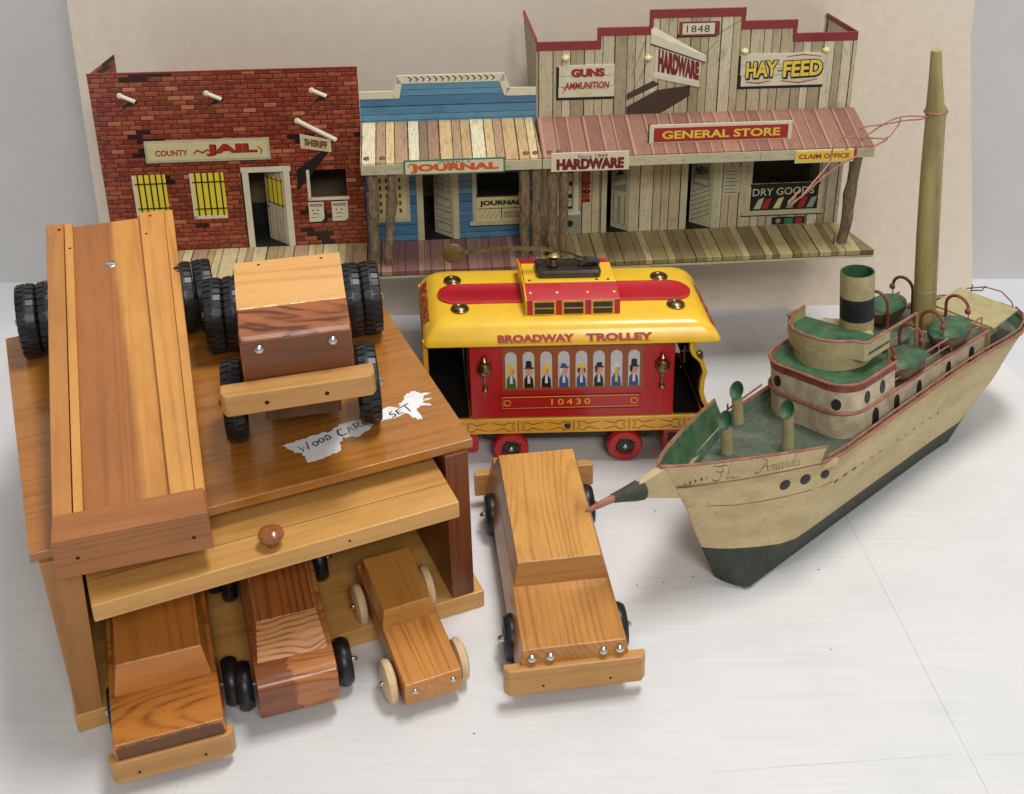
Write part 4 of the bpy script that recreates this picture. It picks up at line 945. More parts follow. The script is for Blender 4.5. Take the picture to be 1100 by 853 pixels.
# twig posts
m_bark = N('bark', .85, .2); c = m_bark.co(); f = m_bark.noise(m_bark.vm('MULTIPLY', c, (3, 3, .9)), 1.3, 5, .7)
m_bark.color(m_bark.ramp(f, [(.3, A(78, 68, 54)), (.55, A(136, 120, 96)), (.75, A(172, 156, 128))])); m_bark.bump(f, .12, .9); m_bark = m_bark.m
def twig(x0, y0, x1, y1, r, seed, zt=11.0, knot=None):
    random.seed(seed); pts = []; rs = []
    for k in range(9):
        t = k/8; pts.append((x0+(x1-x0)*t+random.uniform(-.1, .1), y0+(y1-y0)*t+random.uniform(-.06, .06), .02+zt*t)); rs.append(r*random.uniform(.88, 1.12)*(1.3 if knot == k else 1))
    random.seed(7); b = B(); b.tube(pts, rs, 12); b.build('post', m_bark, town, smooth=60)
twig(26.1, -4.7, 26.2, -5.5, .52, 1); twig(27.3, -5.3, 28.3, -5.5, .45, 2, knot=5); twig(41.0, -4.2, 40.9, -5.4, .52, 3); twig(42.15, -4.3, 42.0, -5.3, .5, 4, knot=3)
twig(43.7, -4.9, 43.6, -5.5, .5, 5); twig(44.7, -5.0, 44.7, -5.5, .45, 6); twig(73.9, -4.6, 74.2, -5.4, .58, 8, 11.2, 4)
b = B(); b.tube([(72.9, -4.9, .0), (72.9, -4.9, .8)], .06, 6); b.build('bent_tab', m_dark, town)
# block that carries the town, hidden behind the trolley
zt = 70+(10.60-70)*TS-.8*TS
b = B(); b.box(-7, 9, 112.2, 115.5, .02, zt-.45)
o = b.build('riser_block', flat('brown_card', (150, 120, 84), .8), bevel=.1); tag(o, 'brown cardboard riser block holding up the tin street front behind the trolley', 'block')

# ------------------------------------------------------------------ trolley
m_ty = flat('trolley_yellow', (240, 183, 46), .2, var=.03, coat=.5)
m_tyd = flat('trolley_base_yellow', (226, 168, 54), .25, var=.06, coat=.5)
m_tr = flat('trolley_red', (168, 18, 26), .2, var=.06, coat=.6)
m_trk = flat('trolley_stripe_red', (178, 26, 44), .2, var=.04, coat=.6)
m_tfr = flat('window_frame_brown', (150, 84, 40), .35, var=.06)
m_pane = flat('painted_pane', (196, 200, 204), .3, var=.04)
m_brass = N('aged_brass', .32, .5, 1); m_brass.color(m_brass.ramp(m_brass.noise(m_brass.co(), 2.5, 4), [(.3, (.16, .11, .05, 1)), (.7, (.42, .32, .16, 1))])); m_brass = m_brass.m
m_dkmet = flat('dark_metal', (44, 38, 32), .35, 0, .2, coat=.2)
m_navy = flat('dark_blue_print', (18, 24, 50), .3, var=.2, coat=.4)
m_skin = flat('printed_skin', (216, 160, 124), .4, var=.03)
m_tblu = flat('printed_blue', (52, 84, 140), .4); m_tgrn = flat('printed_green', (70, 104, 52), .4); m_tblk = flat('printed_black', (24, 22, 28), .4); m_twht = flat('printed_white', (226, 222, 216), .4)
def scuffed(name, rgb, rough=.27, coat=.3, var=.05, chip=(120, 84, 50)):
    n = N(name, rough, .5, 0, coat); c = n.co(); a = A(*rgb)
    f = n.noise(c, .5, 4, .6); lo = tuple(v*(1-var*1.6) for v in a[:3])+(1,); hi = tuple(min(.9, v*(1+var)) for v in a[:3])+(1,)
    k = n.ramp(f, [(.3, lo), (.7, hi)])
    s1 = n.noise(n.vm('MULTIPLY', c, (.5, 7, 7)), .8, 4, .75, 1.0); s2 = n.noise(c, 4.5, 5, .8)
    k = n.mix(n.ma('MULTIPLY', n.step(s1, .70, .73), .35), k, A(*chip)); k = n.mix(n.ma('MULTIPLY', n.step(s2, .70, .74), .6), k, A(*chip))
    k = wear(n, k, A(*chip), .1)
    n.color(k); n.rough(n.ma('ADD', rough-.05, n.ma('MULTIPLY', n.noise(c, 1.1, 5, .7), .22))); n.bump(n.noise(c, .45, 3), .12, .25); return n.m
m_ty = scuffed('worn_trolley_yellow', (240, 183, 46)); m_tyd = scuffed('worn_base_yellow', (226, 168, 54), .25); m_tr = scuffed('worn_trolley_red', (178, 20, 28), chip=(90, 30, 22)); m_trk = scuffed('worn_stripe_red', (176, 28, 42), chip=(200, 120, 60))
TYC = 2.4; SH = -.10
tro = thing('toy_trolley', 'red and yellow tin trolley car lettered for Broadway, number 10430', 'toy trolley', (.45-TYC*.04, 96.93+TYC, 0), RZ(.035))
SHM = Matrix(((1, SH, 0, 0), (0, 1, 0, 0), (0, 0, 1, 0), (0, 0, 0, 1)))
# the toy is a little racked out of square; the near side sits where it should
SHM = Matrix.Translation((SH*5.2, 0, 0)) @ SHM
def TB(): b = B(); b.X = SHM; return b
YB = 5.18
b = TB(); b.box(-8.88, 8.88, -YB, YB, 5.0, 13.2); body = b.build('body', m_tr, tro, bevel=.12)
b = TB()
for sd in (-1, 1):
    b.box(sd*8.9-.02, sd*8.9+.02, -2.2, 2.2, 5.0, 12.2)
b.build('end_door', m_navy, body)
# near-side and far-side window bands
for sd in (-1, 1):
    b = TB(); Y = sd*(YB+.0)
    yo = lambda d: (Y-d if sd < 0 else Y+d)
    def bx(x0, x1, z0, z1, d0, d1, m): b.box(x0, x1, min(yo(d0), yo(d1)), max(yo(d0), yo(d1)), z0, z1, m)
    bx(-6.05, 6.15, 7.85, 12.6, 0, .05, 0)
    for i in range(8):
        xc = -5.3+i*1.517; hw_ = .5
        prf = [(xc-hw_, 8.15), (xc+hw_, 8.15), (xc+hw_, 11.3)]+[(xc+hw_*cos(a*pi/6), 11.3+hw_*sin(a*pi/6)) for a in range(1, 6)]+[(xc-hw_, 11.3)]
        b.prism(prf, yo(.03), yo(.075), 'y', 1)
        cm = [2, 4, 4, 3, 3, 4, 3, 3][i]; ht = [7, 4, 7, 3, 7, 4, 5, 4][i]
        b.prism([(xc-.42, 8.16), (xc+.42, 8.16), (xc+.36, 9.0), (xc+.15, 9.4), (xc-.2, 9.4), (xc-.4, 9.0)], yo(.06), yo(.09), 'y', cm)
        b.prism([(xc-.12, 8.6), (xc+.12, 8.6), (xc+.1, 9.4), (xc-.1, 9.4)], yo(.06), yo(.1), 'y', 6 if i != 6 else 7)
        b.prism([(xc+.02+.33*cos(a*pi/5), 9.85+.42*sin(a*pi/5)) for a in range(10)], yo(.06), yo(.105), 'y', 5)
        dx = (.1, -.05, .0, .12, .0, -.1, .08, .1)[i]; b.ribbon([(xc+dx, yo(.11), 9.95), (xc+dx+.16, yo(.11), 9.93)], .07, (0, sd, 0), 4, .005); b.ribbon([(xc+dx, yo(.11), 9.62), (xc+dx+.15, yo(.11), 9.63)], .06, (0, sd, 0), 8, .005)
        hm = (7, 4, 7, 6, 9, 9, 6, 4)[i]
        if i != 1: b.prism([(xc-.36, 9.7), (xc-.2, 9.5), (xc-.1, 9.9), (xc-.1, 10.25), (xc-.34, 10.2)], yo(.06), yo(.108), 'y', hm)
        if i in (2, 4): b.prism([(xc+.36, 9.7), (xc+.22, 9.5), (xc+.2, 9.9), (xc+.2, 10.25), (xc+.36, 10.2)], yo(.06), yo(.108), 'y', hm)
        hat = [(xc-.42, 10.12), (xc+.44, 10.08), (xc+.42, 10.22), (xc+.26, 10.25), (xc+.25, 10.85 if i in (1, 7) else (10.62 if i == 5 else 10.45)), (xc-.05, 10.9 if i in (1, 7) else 10.62), (xc-.22, 10.85 if i in (1, 7) else 10.5), (xc-.26, 10.25)]
        b.prism(hat, yo(.06), yo(.11), 'y', [7, 4, 7, 3, 7, 4, 6, 4][i])
    b.build('window_band', [m_tfr, m_pane, m_tgrn, m_tblu, m_tblk, m_skin, m_twht, m_yelt, m_redp, m_bpr], body, smooth=0)
    b = TB()
    for (x0, x1, z0, z1, mm, wd) in ((-6.3, 6.0, 5.85, 7.3, 1, .07), (-6.1, 5.8, 6.0, 7.15, 0, .06)):
        b.ribbon([(x0, yo(.03), z0), (x0, yo(.03), z1), (x1, yo(.03), z1), (x1, yo(.03), z0), (x0, yo(.03), z0)], wd, (0, sd, 0), mm)
    for xx in (-5.7, 5.4): b.ribbon([(xx+.3*cos(t*pi/4), yo(.035), 6.57+.3*sin(t*pi/4)) for t in range(9)], .07, (0, sd, 0), 0)
    if sd < 0: write(b, '10430', (-1.85, yo(.0), 6.3), (3.4, 0, 0), (0, 0, .6), 0, off=(0, -.04, 0), space=1.35)
    else: write(b, '10430', (1.85, yo(.0), 6.3), (-3.4, 0, 0), (0, 0, .6), 0, off=(0, .04, 0), space=1.35)
    b.build('number_panel', [m_yelt, m_blk], body, smooth=0)
    for xx in (-7.6, 7.75):
        b = TB(); y = yo(.25)
        b.lathe([(.05, 7.9), (.12, 8.0), (.3, 8.1), (.12, 8.3), (.14, 9.4), (.3, 9.6), (.62, 10.05), (.66, 10.4), (.5, 10.75), (.25, 10.85), (.3, 11.1), (.1, 11.4), (.01, 11.5)], (xx, y, 0), 'z', 14)
        b.ribbon([(xx-.05, yo(.02), 8.0), (xx-.1, yo(.02), 5.1)], .1, (0, sd, 0))
        b.build('lamp', m_brass, body)
# base strip and platform
b = TB(); b.box(-12.35, 12.2, -YB-.1, YB+.1, 3.35, 4.9); bs = b.build('base', m_tyd, tro, bevel=.1)
for sd in (-1, 1):
    b = TB(); Y = sd*(YB+.12)
    for k in range(5):
        xc = -9.7+k*4.9
        b.ribbon([(xc, Y, 3.55), (xc, Y, 4.7)], .12, (0, sd, 0), 0, .01)
        for s2 in (-1, 1):
            b.ribbon([(xc+s2*.3, Y, 3.75), (xc+s2*.55, Y, 4.15), (xc+s2*.3, Y, 4.5), (xc+s2*.9, Y, 4.55), (xc+s2*1.2, Y, 4.3), (xc+s2*2.3, Y, 4.55)], .08, (0, sd, 0), 0, .01)
            b.ribbon([(xc+s2*.3, Y, 3.75), (xc+s2*.9, Y, 3.65), (xc+s2*1.2, Y, 3.95), (xc+s2*2.3, Y, 3.65)], .08, (0, sd, 0), 0, .01)
    b.dome((-.45, Y, 4.1), .3, .12, (0, sd, 0), m=1)
    b.build('scrollwork', [m_bpr, m_dkmet], bs, smooth=0)
wav = [(12.15, 4.9), (12.2, 5.4), (11.75, 6.3), (11.5, 7.3), (11.55, 8.4), (11.75, 9.3), (11.4, 10.3), (10.75, 11.0), (10.5, 11.6), (10.45, 12.9)]
b = TB(); th = .38
ringsA = [(x, z) for x, z in wav]; ringsB = [(x-th, z) for x, z in wav]
b.prism(ringsA+ringsB[::-1], -YB, YB, 'y'); b.build('end_dash', m_ty, tro, smooth=30)
b = TB(); b.prism([(x-th-.02, z) for x, z in wav]+[(x-th-.1, z) for x, z in wav[::-1]], -YB+.3, YB-.3, 'y'); b.box(9.0, 11.4, -YB+.2, YB-.2, 4.9, 5.05); b.box(8.95, 10.2, YB-.35, YB-.2, 5.05, 12.7); b.build('platform_shade', m_blk, tro)  # black sheets added so the unlit platform interior is dark by colour
b = TB(); b.box(-12.75, -12.35, -YB, -YB+.5, 4.9, 12.9); b.box(-12.75, -12.35, YB-.5, YB, 4.9, 12.9); b.box(-12.75, -12.4, -YB+.5, YB-.5, 4.9, 8.5); b.build('end_dash', m_tyd, tro, smooth=30)
b = TB(); b.box(-12.3, -9.0, -YB+.2, YB-.2, 4.9, 5.05); b.box(-12.3, -8.95, YB-.35, YB-.2, 5.05, 12.7); b.box(-12.35, -12.28, -YB+.5, YB-.4, 5.05, 8.4); b.build('platform_shade', m_blk, tro)  # same added black sheets, painted shade inside the left platform
b = TB(); b.dome((11.0, -4.9, 11.0), .42, .3, (.5, -1, 0)); b.dome((11.2, -4.7, 10.6), .35, .25, (1, -.5, 0)); b.tube([(10.2, -3, 9), (10.2, -3, 10.8)], .15, 8); b.tube([(9.9, -3, 10.2), (10.7, -3, 10.2)], .12, 8); b.dome((10.0, -2.5, 8.2), .2, .15, (1, -.2, 0)); b.build('platform_fitting', m_brass, tro)
# roof: shouldered, rounded in plan
def rrect(hx, hy, r, z, n=6, bow=0):
    pts = []
    for cx_, cy_, a0 in ((hx-r, hy-r, 0), (-hx+r, hy-r, pi/2), (-hx+r, -hy+r, pi), (hx-r, -hy+r, 3*pi/2)):
        for k in range(n+1): a = a0+pi/2*k/n; pts.append((cx_+r*cos(a), cy_+r*sin(a), z))
    return pts
b = TB()
prof = [(12.5, 5.7, .5, 12.72), (12.66, 5.84, .5, 12.74), (12.66, 5.84, .5, 12.86), (12.35, 5.6, .6, 13.35), (11.95, 5.35, .8, 13.85), (11.6, 5.1, 1.0, 14.2), (11.2, 4.75, 1.2, 14.42), (10.5, 4.2, 1.4, 14.54), (8, 2, 1.4, 14.62)]
b.rings([rrect(*p) for p in prof]); roof = b.build('roof', m_ty, tro, smooth=60)
for sd in (-1, 1):
    b = TB()
    def stad(x0, x1, r, z): return [(x0, -r, z)]+[(x1+sd*r*cos(a), r*sin(a)*1, z) for a in [(-pi/2)+pi*k/12 for k in range(13)]]+[(x0, r, z)]
    b.rings([stad(sd*3.5, sd*9.4, 1.75, 14.5), stad(sd*3.5, sd*9.4, 1.75, 14.72), stad(sd*3.5, sd*9.3, 1.45, 14.78), stad(sd*3.5, sd*9.2, 1.35, 14.74)]); b.build('roof_stripe', m_trk, roof, smooth=30)
for x, y in ((-9.35, -2.6), (-9.7, 2.5), (9.35, -2.6), (8.9, 2.5)):
    b = TB(); b.lathe([(.75, 14.45), (.8, 14.7), (.72, 14.82), (.55, 14.8), (.5, 14.72), (.3, 14.85), (.01, 14.9)], (x, y, 0), 'z', 22, cap=False); b.build('roof_lamp', m_brass, roof)
m_ttx = m_redp
def arc_text(txt, x0, w_, par, mat_):
    b = TB(); v, f = glyphs(txt, bold=.05)
    pr = [(5.84, 12.97), (5.62, 13.38), (5.37, 13.83), (5.07, 14.18)]
    P = []
    for a, c_ in v:
        t = .25+c_*1.35; i = min(int(t), 2); q = t-i; y = pr[i][0]*(1-q)+pr[i+1][0]*q; z = pr[i][1]*(1-q)+pr[i+1][1]*q
        P.append((x0+a*w_, -y-.03, z+.02))
    b.add(P, f); b.build('lettering', mat_, par, smooth=0)
arc_text('BROADWAY', -6.4, 6.5, roof, m_ttx); arc_text('TROLLEY', 1.1, 5.7, roof, m_ttx)
for x0, x1 in ((-6.3, 0.0), (1.2, 6.7)): b = TB(); b.ribbon([(x0, -5.80, 13.02), (x1, -5.80, 13.02)], .05, (0, -1, .5)); b.build('lettering', m_ttx, roof, smooth=0)
for sd in (-1, 1):
    b = TB(); v, f = glyphs('BROADWAY', bold=.05); prx = [(12.68, 12.97), (12.37, 13.38), (11.98, 13.83), (11.56, 14.18)]
    P = []
    for a, c_ in v:
        t = .2+c_*1.8; i = min(int(t), 2); q = t-i; x = prx[i][0]*(1-q)+prx[i+1][0]*q; z = prx[i][1]*(1-q)+prx[i+1][1]*q
        P.append((sd*(x+.03), sd*(-4.2+a*7.2), z+.02))
    b.add(P, f); b.build('lettering', m_ttx, roof, smooth=0)
# clerestory
def CB(): b = B(); b.X = SHM @ Matrix.Translation((.3, 0, 0)); return b
b = CB(); zc = 14.3
b.prism([(-3.8, zc), (-3.8, 16.0), (-2.0, 16.6), (1.8, 16.6), (3.8, 16.0), (3.8, zc)], -4.0, 4.0, 'x'); cl = b.build('clerestory', m_trk, roof, bevel=.06)
b = CB(); b.box(-3.95, 3.95, -1.9, 1.6, 16.55, 16.75); b.prism([(-3.9, zc+.2), (-3.95, 16.05), (-2.0, 16.65), (1.7, 16.65), (3.95, 16.05), (3.9, zc+.2)], -4.12, -3.97, 'x'); b.build('clerestory_top', m_ty, cl, bevel=.08)
for x in (-2.5, 0, 2.5):
    for sd in (-1, 1):
        b = CB(); ys = sorted((sd*3.79, sd*3.86)); b.box(x-1.0, x+1.0, ys[0], ys[1], 14.55, 15.95, 0)
        for zz in (14.7, 15.32): b.box(x-.82, x+.82, min(sd*3.8, sd*3.9), max(sd*3.8, sd*3.9), zz, zz+.48, 1)
        b.build('vent_window', [m_tyd, m_dkmet], cl, smooth=0)
b = CB()
for x in (-3.6, -1.3, 1.3, 3.6): b.dome((x, -3.0, 16.28), .13, .08, (0, -.4, 1))
for x in (-3.5, 2.3, 3.3): b.dome((x, -1.62, 16.75), .14, .08, (0, 0, 1), m=1)
b.build('rivet', [m_yelt, m_dkmet], cl)
b = CB(); b.rings([rrect(2.75, 1.3, .4, 16.75), rrect(2.8, 1.35, .4, 17.25), rrect(2.65, 1.2, .4, 17.4)]); mt = b.build('pole_mount', m_dkmet, tro, bevel=.04)
b = CB(); b.lathe([(.01, 17.45), (.5, 17.5), (.35, 18.0), (.5, 18.3), (.8, 18.5), (.4, 18.7), (.01, 18.7)], (-1.3, 0, 0), 'z', 18, cap=False)
pts = [(-9.3, 0, 18.7), (-7.5, 0, 18.85), (-5.8, 0, 18.95), (-4, 0, 19.0), (-2.6, 0, 18.95), (-1.3, 0, 18.75), (.2, 0, 18.3), (1.2, 0, 17.9), (2.2, 0, 17.6)]
for p, q in zip(pts[:-1], pts[1:]): b.hexa([(p[0], -.28, p[2]), (q[0], -.28, q[2]), (q[0], .28, q[2]), (p[0], .28, p[2]), (p[0], -.22, p[2]+.2), (q[0], -.22, q[2]+.2), (q[0], .22, q[2]+.2), (p[0], .22, p[2]+.2)])
b.build('trolley_pole', m_brass, mt, smooth=30)
b = CB(); b.lathe([(.1, -.12), (.85, -.12), (.95, -.05), (.9, 0), (.95, .05), (.85, .12), (.3, .12), (.25, .2), (.01, .2)], (-9.9, 0, 18.7), 'y', 22); b.build('pole_wheel', flat('tarnished_brass', (112, 92, 48), .45, 0, .2), mt)
b = CB(); b.tube([(1.0, -.2, 17.5), (1.7, -.1, 17.9), (2.5, 0, 17.75), (2.7, .2, 17.4)], [.3, .4, .35, .2], 8); b.build('pole_base', m_dkmet, mt)
# underframe and wheels
b = TB(); b.box(-7.5, 7.5, -3.2, 3.2, 1.5, 3.4); b.box(-11, 11, -1.5, 1.5, 2.4, 3.4); b.build('underframe', m_dkmet, tro)
for sd in (-1, 1):
    b = TB(); xs_ = sorted((sd*8.3, sd*10.9)); b.box(xs_[0], xs_[1], -4.3, 4.3, .9, 3.2); b.box(xs_[0]+.4, xs_[1]-.8, -4.33, -4.28, 1.5, 2.4, 1)
    b.build('step_box', [m_tr, m_blk], tro, bevel=.3)
for x in (-5.45, 4.73):
    for sd in (-1, 1):
        b = TB(); c0 = (x, sd*4.75, 1.58)
        s_ = sd
        b.lathe([(.5, -.35*s_), (1.55, -.35*s_), (1.58, -.2*s_), (1.58, .2*s_), (1.45, .38*s_), (.85, .36*s_), (.8, .22*s_), (.2, .22*s_)], c0, 'y', 36)
        wh = b.build('wheel', m_tr, tro)
        b = TB(); b.lathe([(.01, .18*s_), (.78, .24*s_), (.7, .3*s_), (.3, .34*s_), (.01, .34*s_)], c0, 'y', 24, cap=False); 
        for k in range(4): a = k*pi/2+.5; b.tube([(x+.5*cos(a), sd*4.75+s_*.3, 1.58+.5*sin(a)), (x+1.0*cos(a), sd*4.75+s_*.36, 1.58+1.0*sin(a))], .1, 6)
        hb_ = b.build('hub', m_dkmet, wh)
        b = TB(); b.dome((x, sd*4.75+s_*.33, 1.58), .24, .2, (0, s_, 0)); b.build('axle_cap', m_steel, wh)
    b = TB(); b.tube([(x, -4.8, 1.58), (x, 4.8, 1.58)], .2, 8); b.build('axle', m_steel, tro)
# ------------------------------------------------------------------ ship
m_hull = N('hull_cream_paint', .6, .35); c = m_hull.co(False)
f1 = m_hull.noise(m_hull.vm('MULTIPLY', c, (.35, 1, 1)), .5, 5, .65); f2 = m_hull.noise(c, 2.2, 5, .7)
hc = m_hull.mix(m_hull.step(f1, .35, .7), A(190, 172, 130), A(172, 152, 110)); hc = m_hull.mix(m_hull.ma('MULTIPLY', m_hull.step(f2, .58, .66), .45), hc, A(140, 116, 78)); f3 = m_hull.noise(m_hull.vm('MULTIPLY', c, (1, 1, .4)), 5, 4, .8); hc = m_hull.mix(m_hull.ma('MULTIPLY', m_hull.step(f3, .66, .7), .7), hc, A(104, 78, 50)); hc = wear(m_hull, hc, A(110, 80, 54), .12)
m_hull.color(hc); m_hull.bump(m_hull.ma('ADD', f1, m_hull.ma('MULTIPLY', f2, .4)), .1, .45); m_hull = m_hull.m
def oldpaint(name, rgb, chip=(120, 106, 80), amt=.5, rough=.5, var=.2):
    n = N(name, rough, .4); c = n.co(); f = n.noise(c, .9, 5, .65); a = A(*rgb)
    lo = tuple(v*(1-var*1.5) for v in a[:3])+(1,); hi = tuple(min(.9, v*(1+var)) for v in a[:3])+(1,)
    k = n.ramp(f, [(.3, lo), (.7, hi)]); g = n.noise(c, 3.2, 5, .75)
    k = n.mix(n.ma('MULTIPLY', n.step(g, .6, .66), amt), k, A(*chip)); st_ = n.noise(n.vm('MULTIPLY', c, (.5, .5, .22)), 1.1, 5, .7); k = n.mix(n.ma('MULTIPLY', n.step(st_, .5, .66), amt*.55), k, A(*chip)); k = wear(n, k, A(*chip), .08); n.color(k); n.bump(g, .05, .5); return n.m
m_boot = oldpaint('boot_topping', (56, 60, 52), (92, 88, 70), .3, .6)
m_sgrn = oldpaint('deck_green', (58, 94, 66), (110, 106, 80), .6, var=.3)
m_sdeck = oldpaint('deck_grey_green', (80, 92, 76), (134, 126, 104), .6, .55)
m_sgrd = oldpaint('inner_green', (66, 92, 72), (112, 108, 88), .45)
m_pink = oldpaint('rail_red_paint', (146, 92, 74), (176, 138, 112), .6, .5)
m_pinkd = oldpaint('davit_red_paint', (122, 62, 50), (176, 110, 92), .35, .45)
m_house = oldpaint('house_cream', (192, 178, 150), (150, 112, 84), .8, .5)
m_olive = oldpaint('olive_cream', (168, 156, 114), (132, 118, 76), .5, .5, .12)
m_sblk = flat('black_paint', (30, 30, 36), .55, var=.25)
m_port = flat('porthole_black', (34, 30, 30), .5, var=.2)
m_brn = oldpaint('boat_brown', (88, 66, 44), (60, 48, 34), .4)
SM = Matrix(((0.7258457, -0.6848151, -0.0646241), (0.6878078, 0.7214528, 0.0801647), (-0.0082748, -0.1026361, 0.9946846)))
ship = thing('toy_ship', 'old cream painted tin steamship model with dark green keel, tall mast and red rails', 'model ship', (9.07, 76.456, .05), SM)
def itp(t, T):
    if t <= T[0][0]: return T[0][1]
    for (a, b_), (c_, d) in zip(T[:-1], T[1:]):
        if t <= c_: return b_+(d-b_)*(t-a)/(c_-a)
    return T[-1][1]
bend = lambda x: -1.3*max(0, (x-28)/14)**2
xst = lambda z: itp(z, [(0, 3.75), (.25, 3.6), (1.5, 3.0), (3.7, 2.2), (6, 1.3), (8, .7), (9.6, -.1), (10.7, -1.0), (13.1, -2.1)])
xen = lambda z: itp(z, [(0, 37.0), (1.5, 38.4), (3, 39.4), (4, 39.9), (6, 41.0), (8, 42.4), (9.7, 43.6)])
Bm = lambda z: itp(z, [(0, 2.75), (1.5, 3.3), (3, 3.95), (6, 4.9), (9.5, 5.4), (13, 5.6)])
df = lambda z: itp(z, [(0, .7), (1.0, 3.6), (3, 6.8), (6, 9.8), (9.5, 12.3), (13, 12.8)])
ds = lambda z: itp(z, [(0, 4), (2, 5), (5, 6.5), (8, 6.5), (9.7, 5.5)])
def hb(x, z, side=-1):
    d = max(0, x-xst(z)); e = max(0, xen(z)-x)
    D_ = df(z) if side < 0 else max(df(z), 6.5)
    k = min(1, (d/D_))**(.78 if z > 3 else .5+.28*z/3)
    q = min(1, e/ds(z)); k2 = math.sqrt(max(0, 1-(1-q)**2)) if z > 5 else q**.75*(1 if z < 2 else 1)
    if 2 < z <= 5: t = (z-2)/3; k2 = (q**.75)*(1-t)+math.sqrt(max(0, 1-(1-q)**2))*t
    return Bm(z)*k*k2
ztop = lambda x: itp(x, [(-2, 10.7), (2, 10.25), (10.6, 9.15), (12, 9.15), (20, 9.4), (43, 9.8)])
boot = lambda u: itp(u, [(0, 3.75), (.04, 3.25), (.08, 2.9), (.14, 2.6), (.25, 2.4), (.5, 2.35), (.75, 2.2), (.87, 2.4), (.95, 3.0), (1, 3.5)])
us = [0, .001, .002, .0035, .006, .012, .018, .025, .035, .045, .07, .1, .14, .18, .23, .28, .34, .4, .48, .56, .64, .72, .78, .84, .88, .91, .94, .96, .975, .988, .996, 1]
NR = 7
def hullp(u, k, side, out=0):
    bt_ = boot(u)
    if k <= 1: z = bt_*k
    else:
        z = bt_; zt_ = 10
        xg = xst(9)+u*(xen(9)-xst(9)); zt_ = ztop(xg); z = bt_+(zt_-bt_)*(k-1)/(NR-1)
    x = xst(z)+u*(xen(z)-xst(z)); y = side*hb(x, z, side)
    if k == 0 and side > 0: z = max(z, .13*y+.05)
    return (x, y+bend(x)+side*out, z)
b = B()
for side in (-1, 1):
    grid_ = [[b._v(hullp(u, k, side)) for k in range(NR+1)] for u in us]
    for i in range(len(us)-1):
        for k in range(NR):
            b.face((grid_[i][k], grid_[i+1][k], grid_[i+1][k+1], grid_[i][k+1]), 1 if k == 0 else 0)
    if side < 0: g0 = grid_
for i in range(len(us)-1): b.face((g0[i][0], g0[i+1][0], grid_[i+1][0], grid_[i][0]), 1)
hull = b.build('hull', [m_hull, m_boot, m_sgrd, m_sgrd], ship, smooth=45)
sm = hull.modifiers.new('Solid', 'SOLIDIFY'); sm.thickness = .12*S; sm.offset = -1; sm.material_offset = 2
def side_pt(x, z, side=-1, out=.04): return (x, side*(hb(x, z)+out)+bend(x), z)
# deck
b = B(); xsd = [0.3, 1, 2, 3.5, 5, 7, 9, 12, 16, 22, 28, 33, 36, 38, 40, 41.2, 42.2, 42.9]
dz = lambda x: itp(x, [(0, 9.2), (10, 8.5), (43, 8.7)])
b.rings([[(x, -max(.05, hb(x, dz(x))-.1)+bend(x), dz(x)), (x, 0+bend(x), dz(x)+.12), (x, max(.05, hb(x, dz(x))-.1)+bend(x), dz(x)), (x, max(.05, hb(x, dz(x))-.1)+bend(x), dz(x)-.3), (x, -max(.05, hb(x, dz(x))-.1)+bend(x), dz(x)-.3)] for x in xsd])
b.build('deck', m_sdeck, ship, smooth=30)
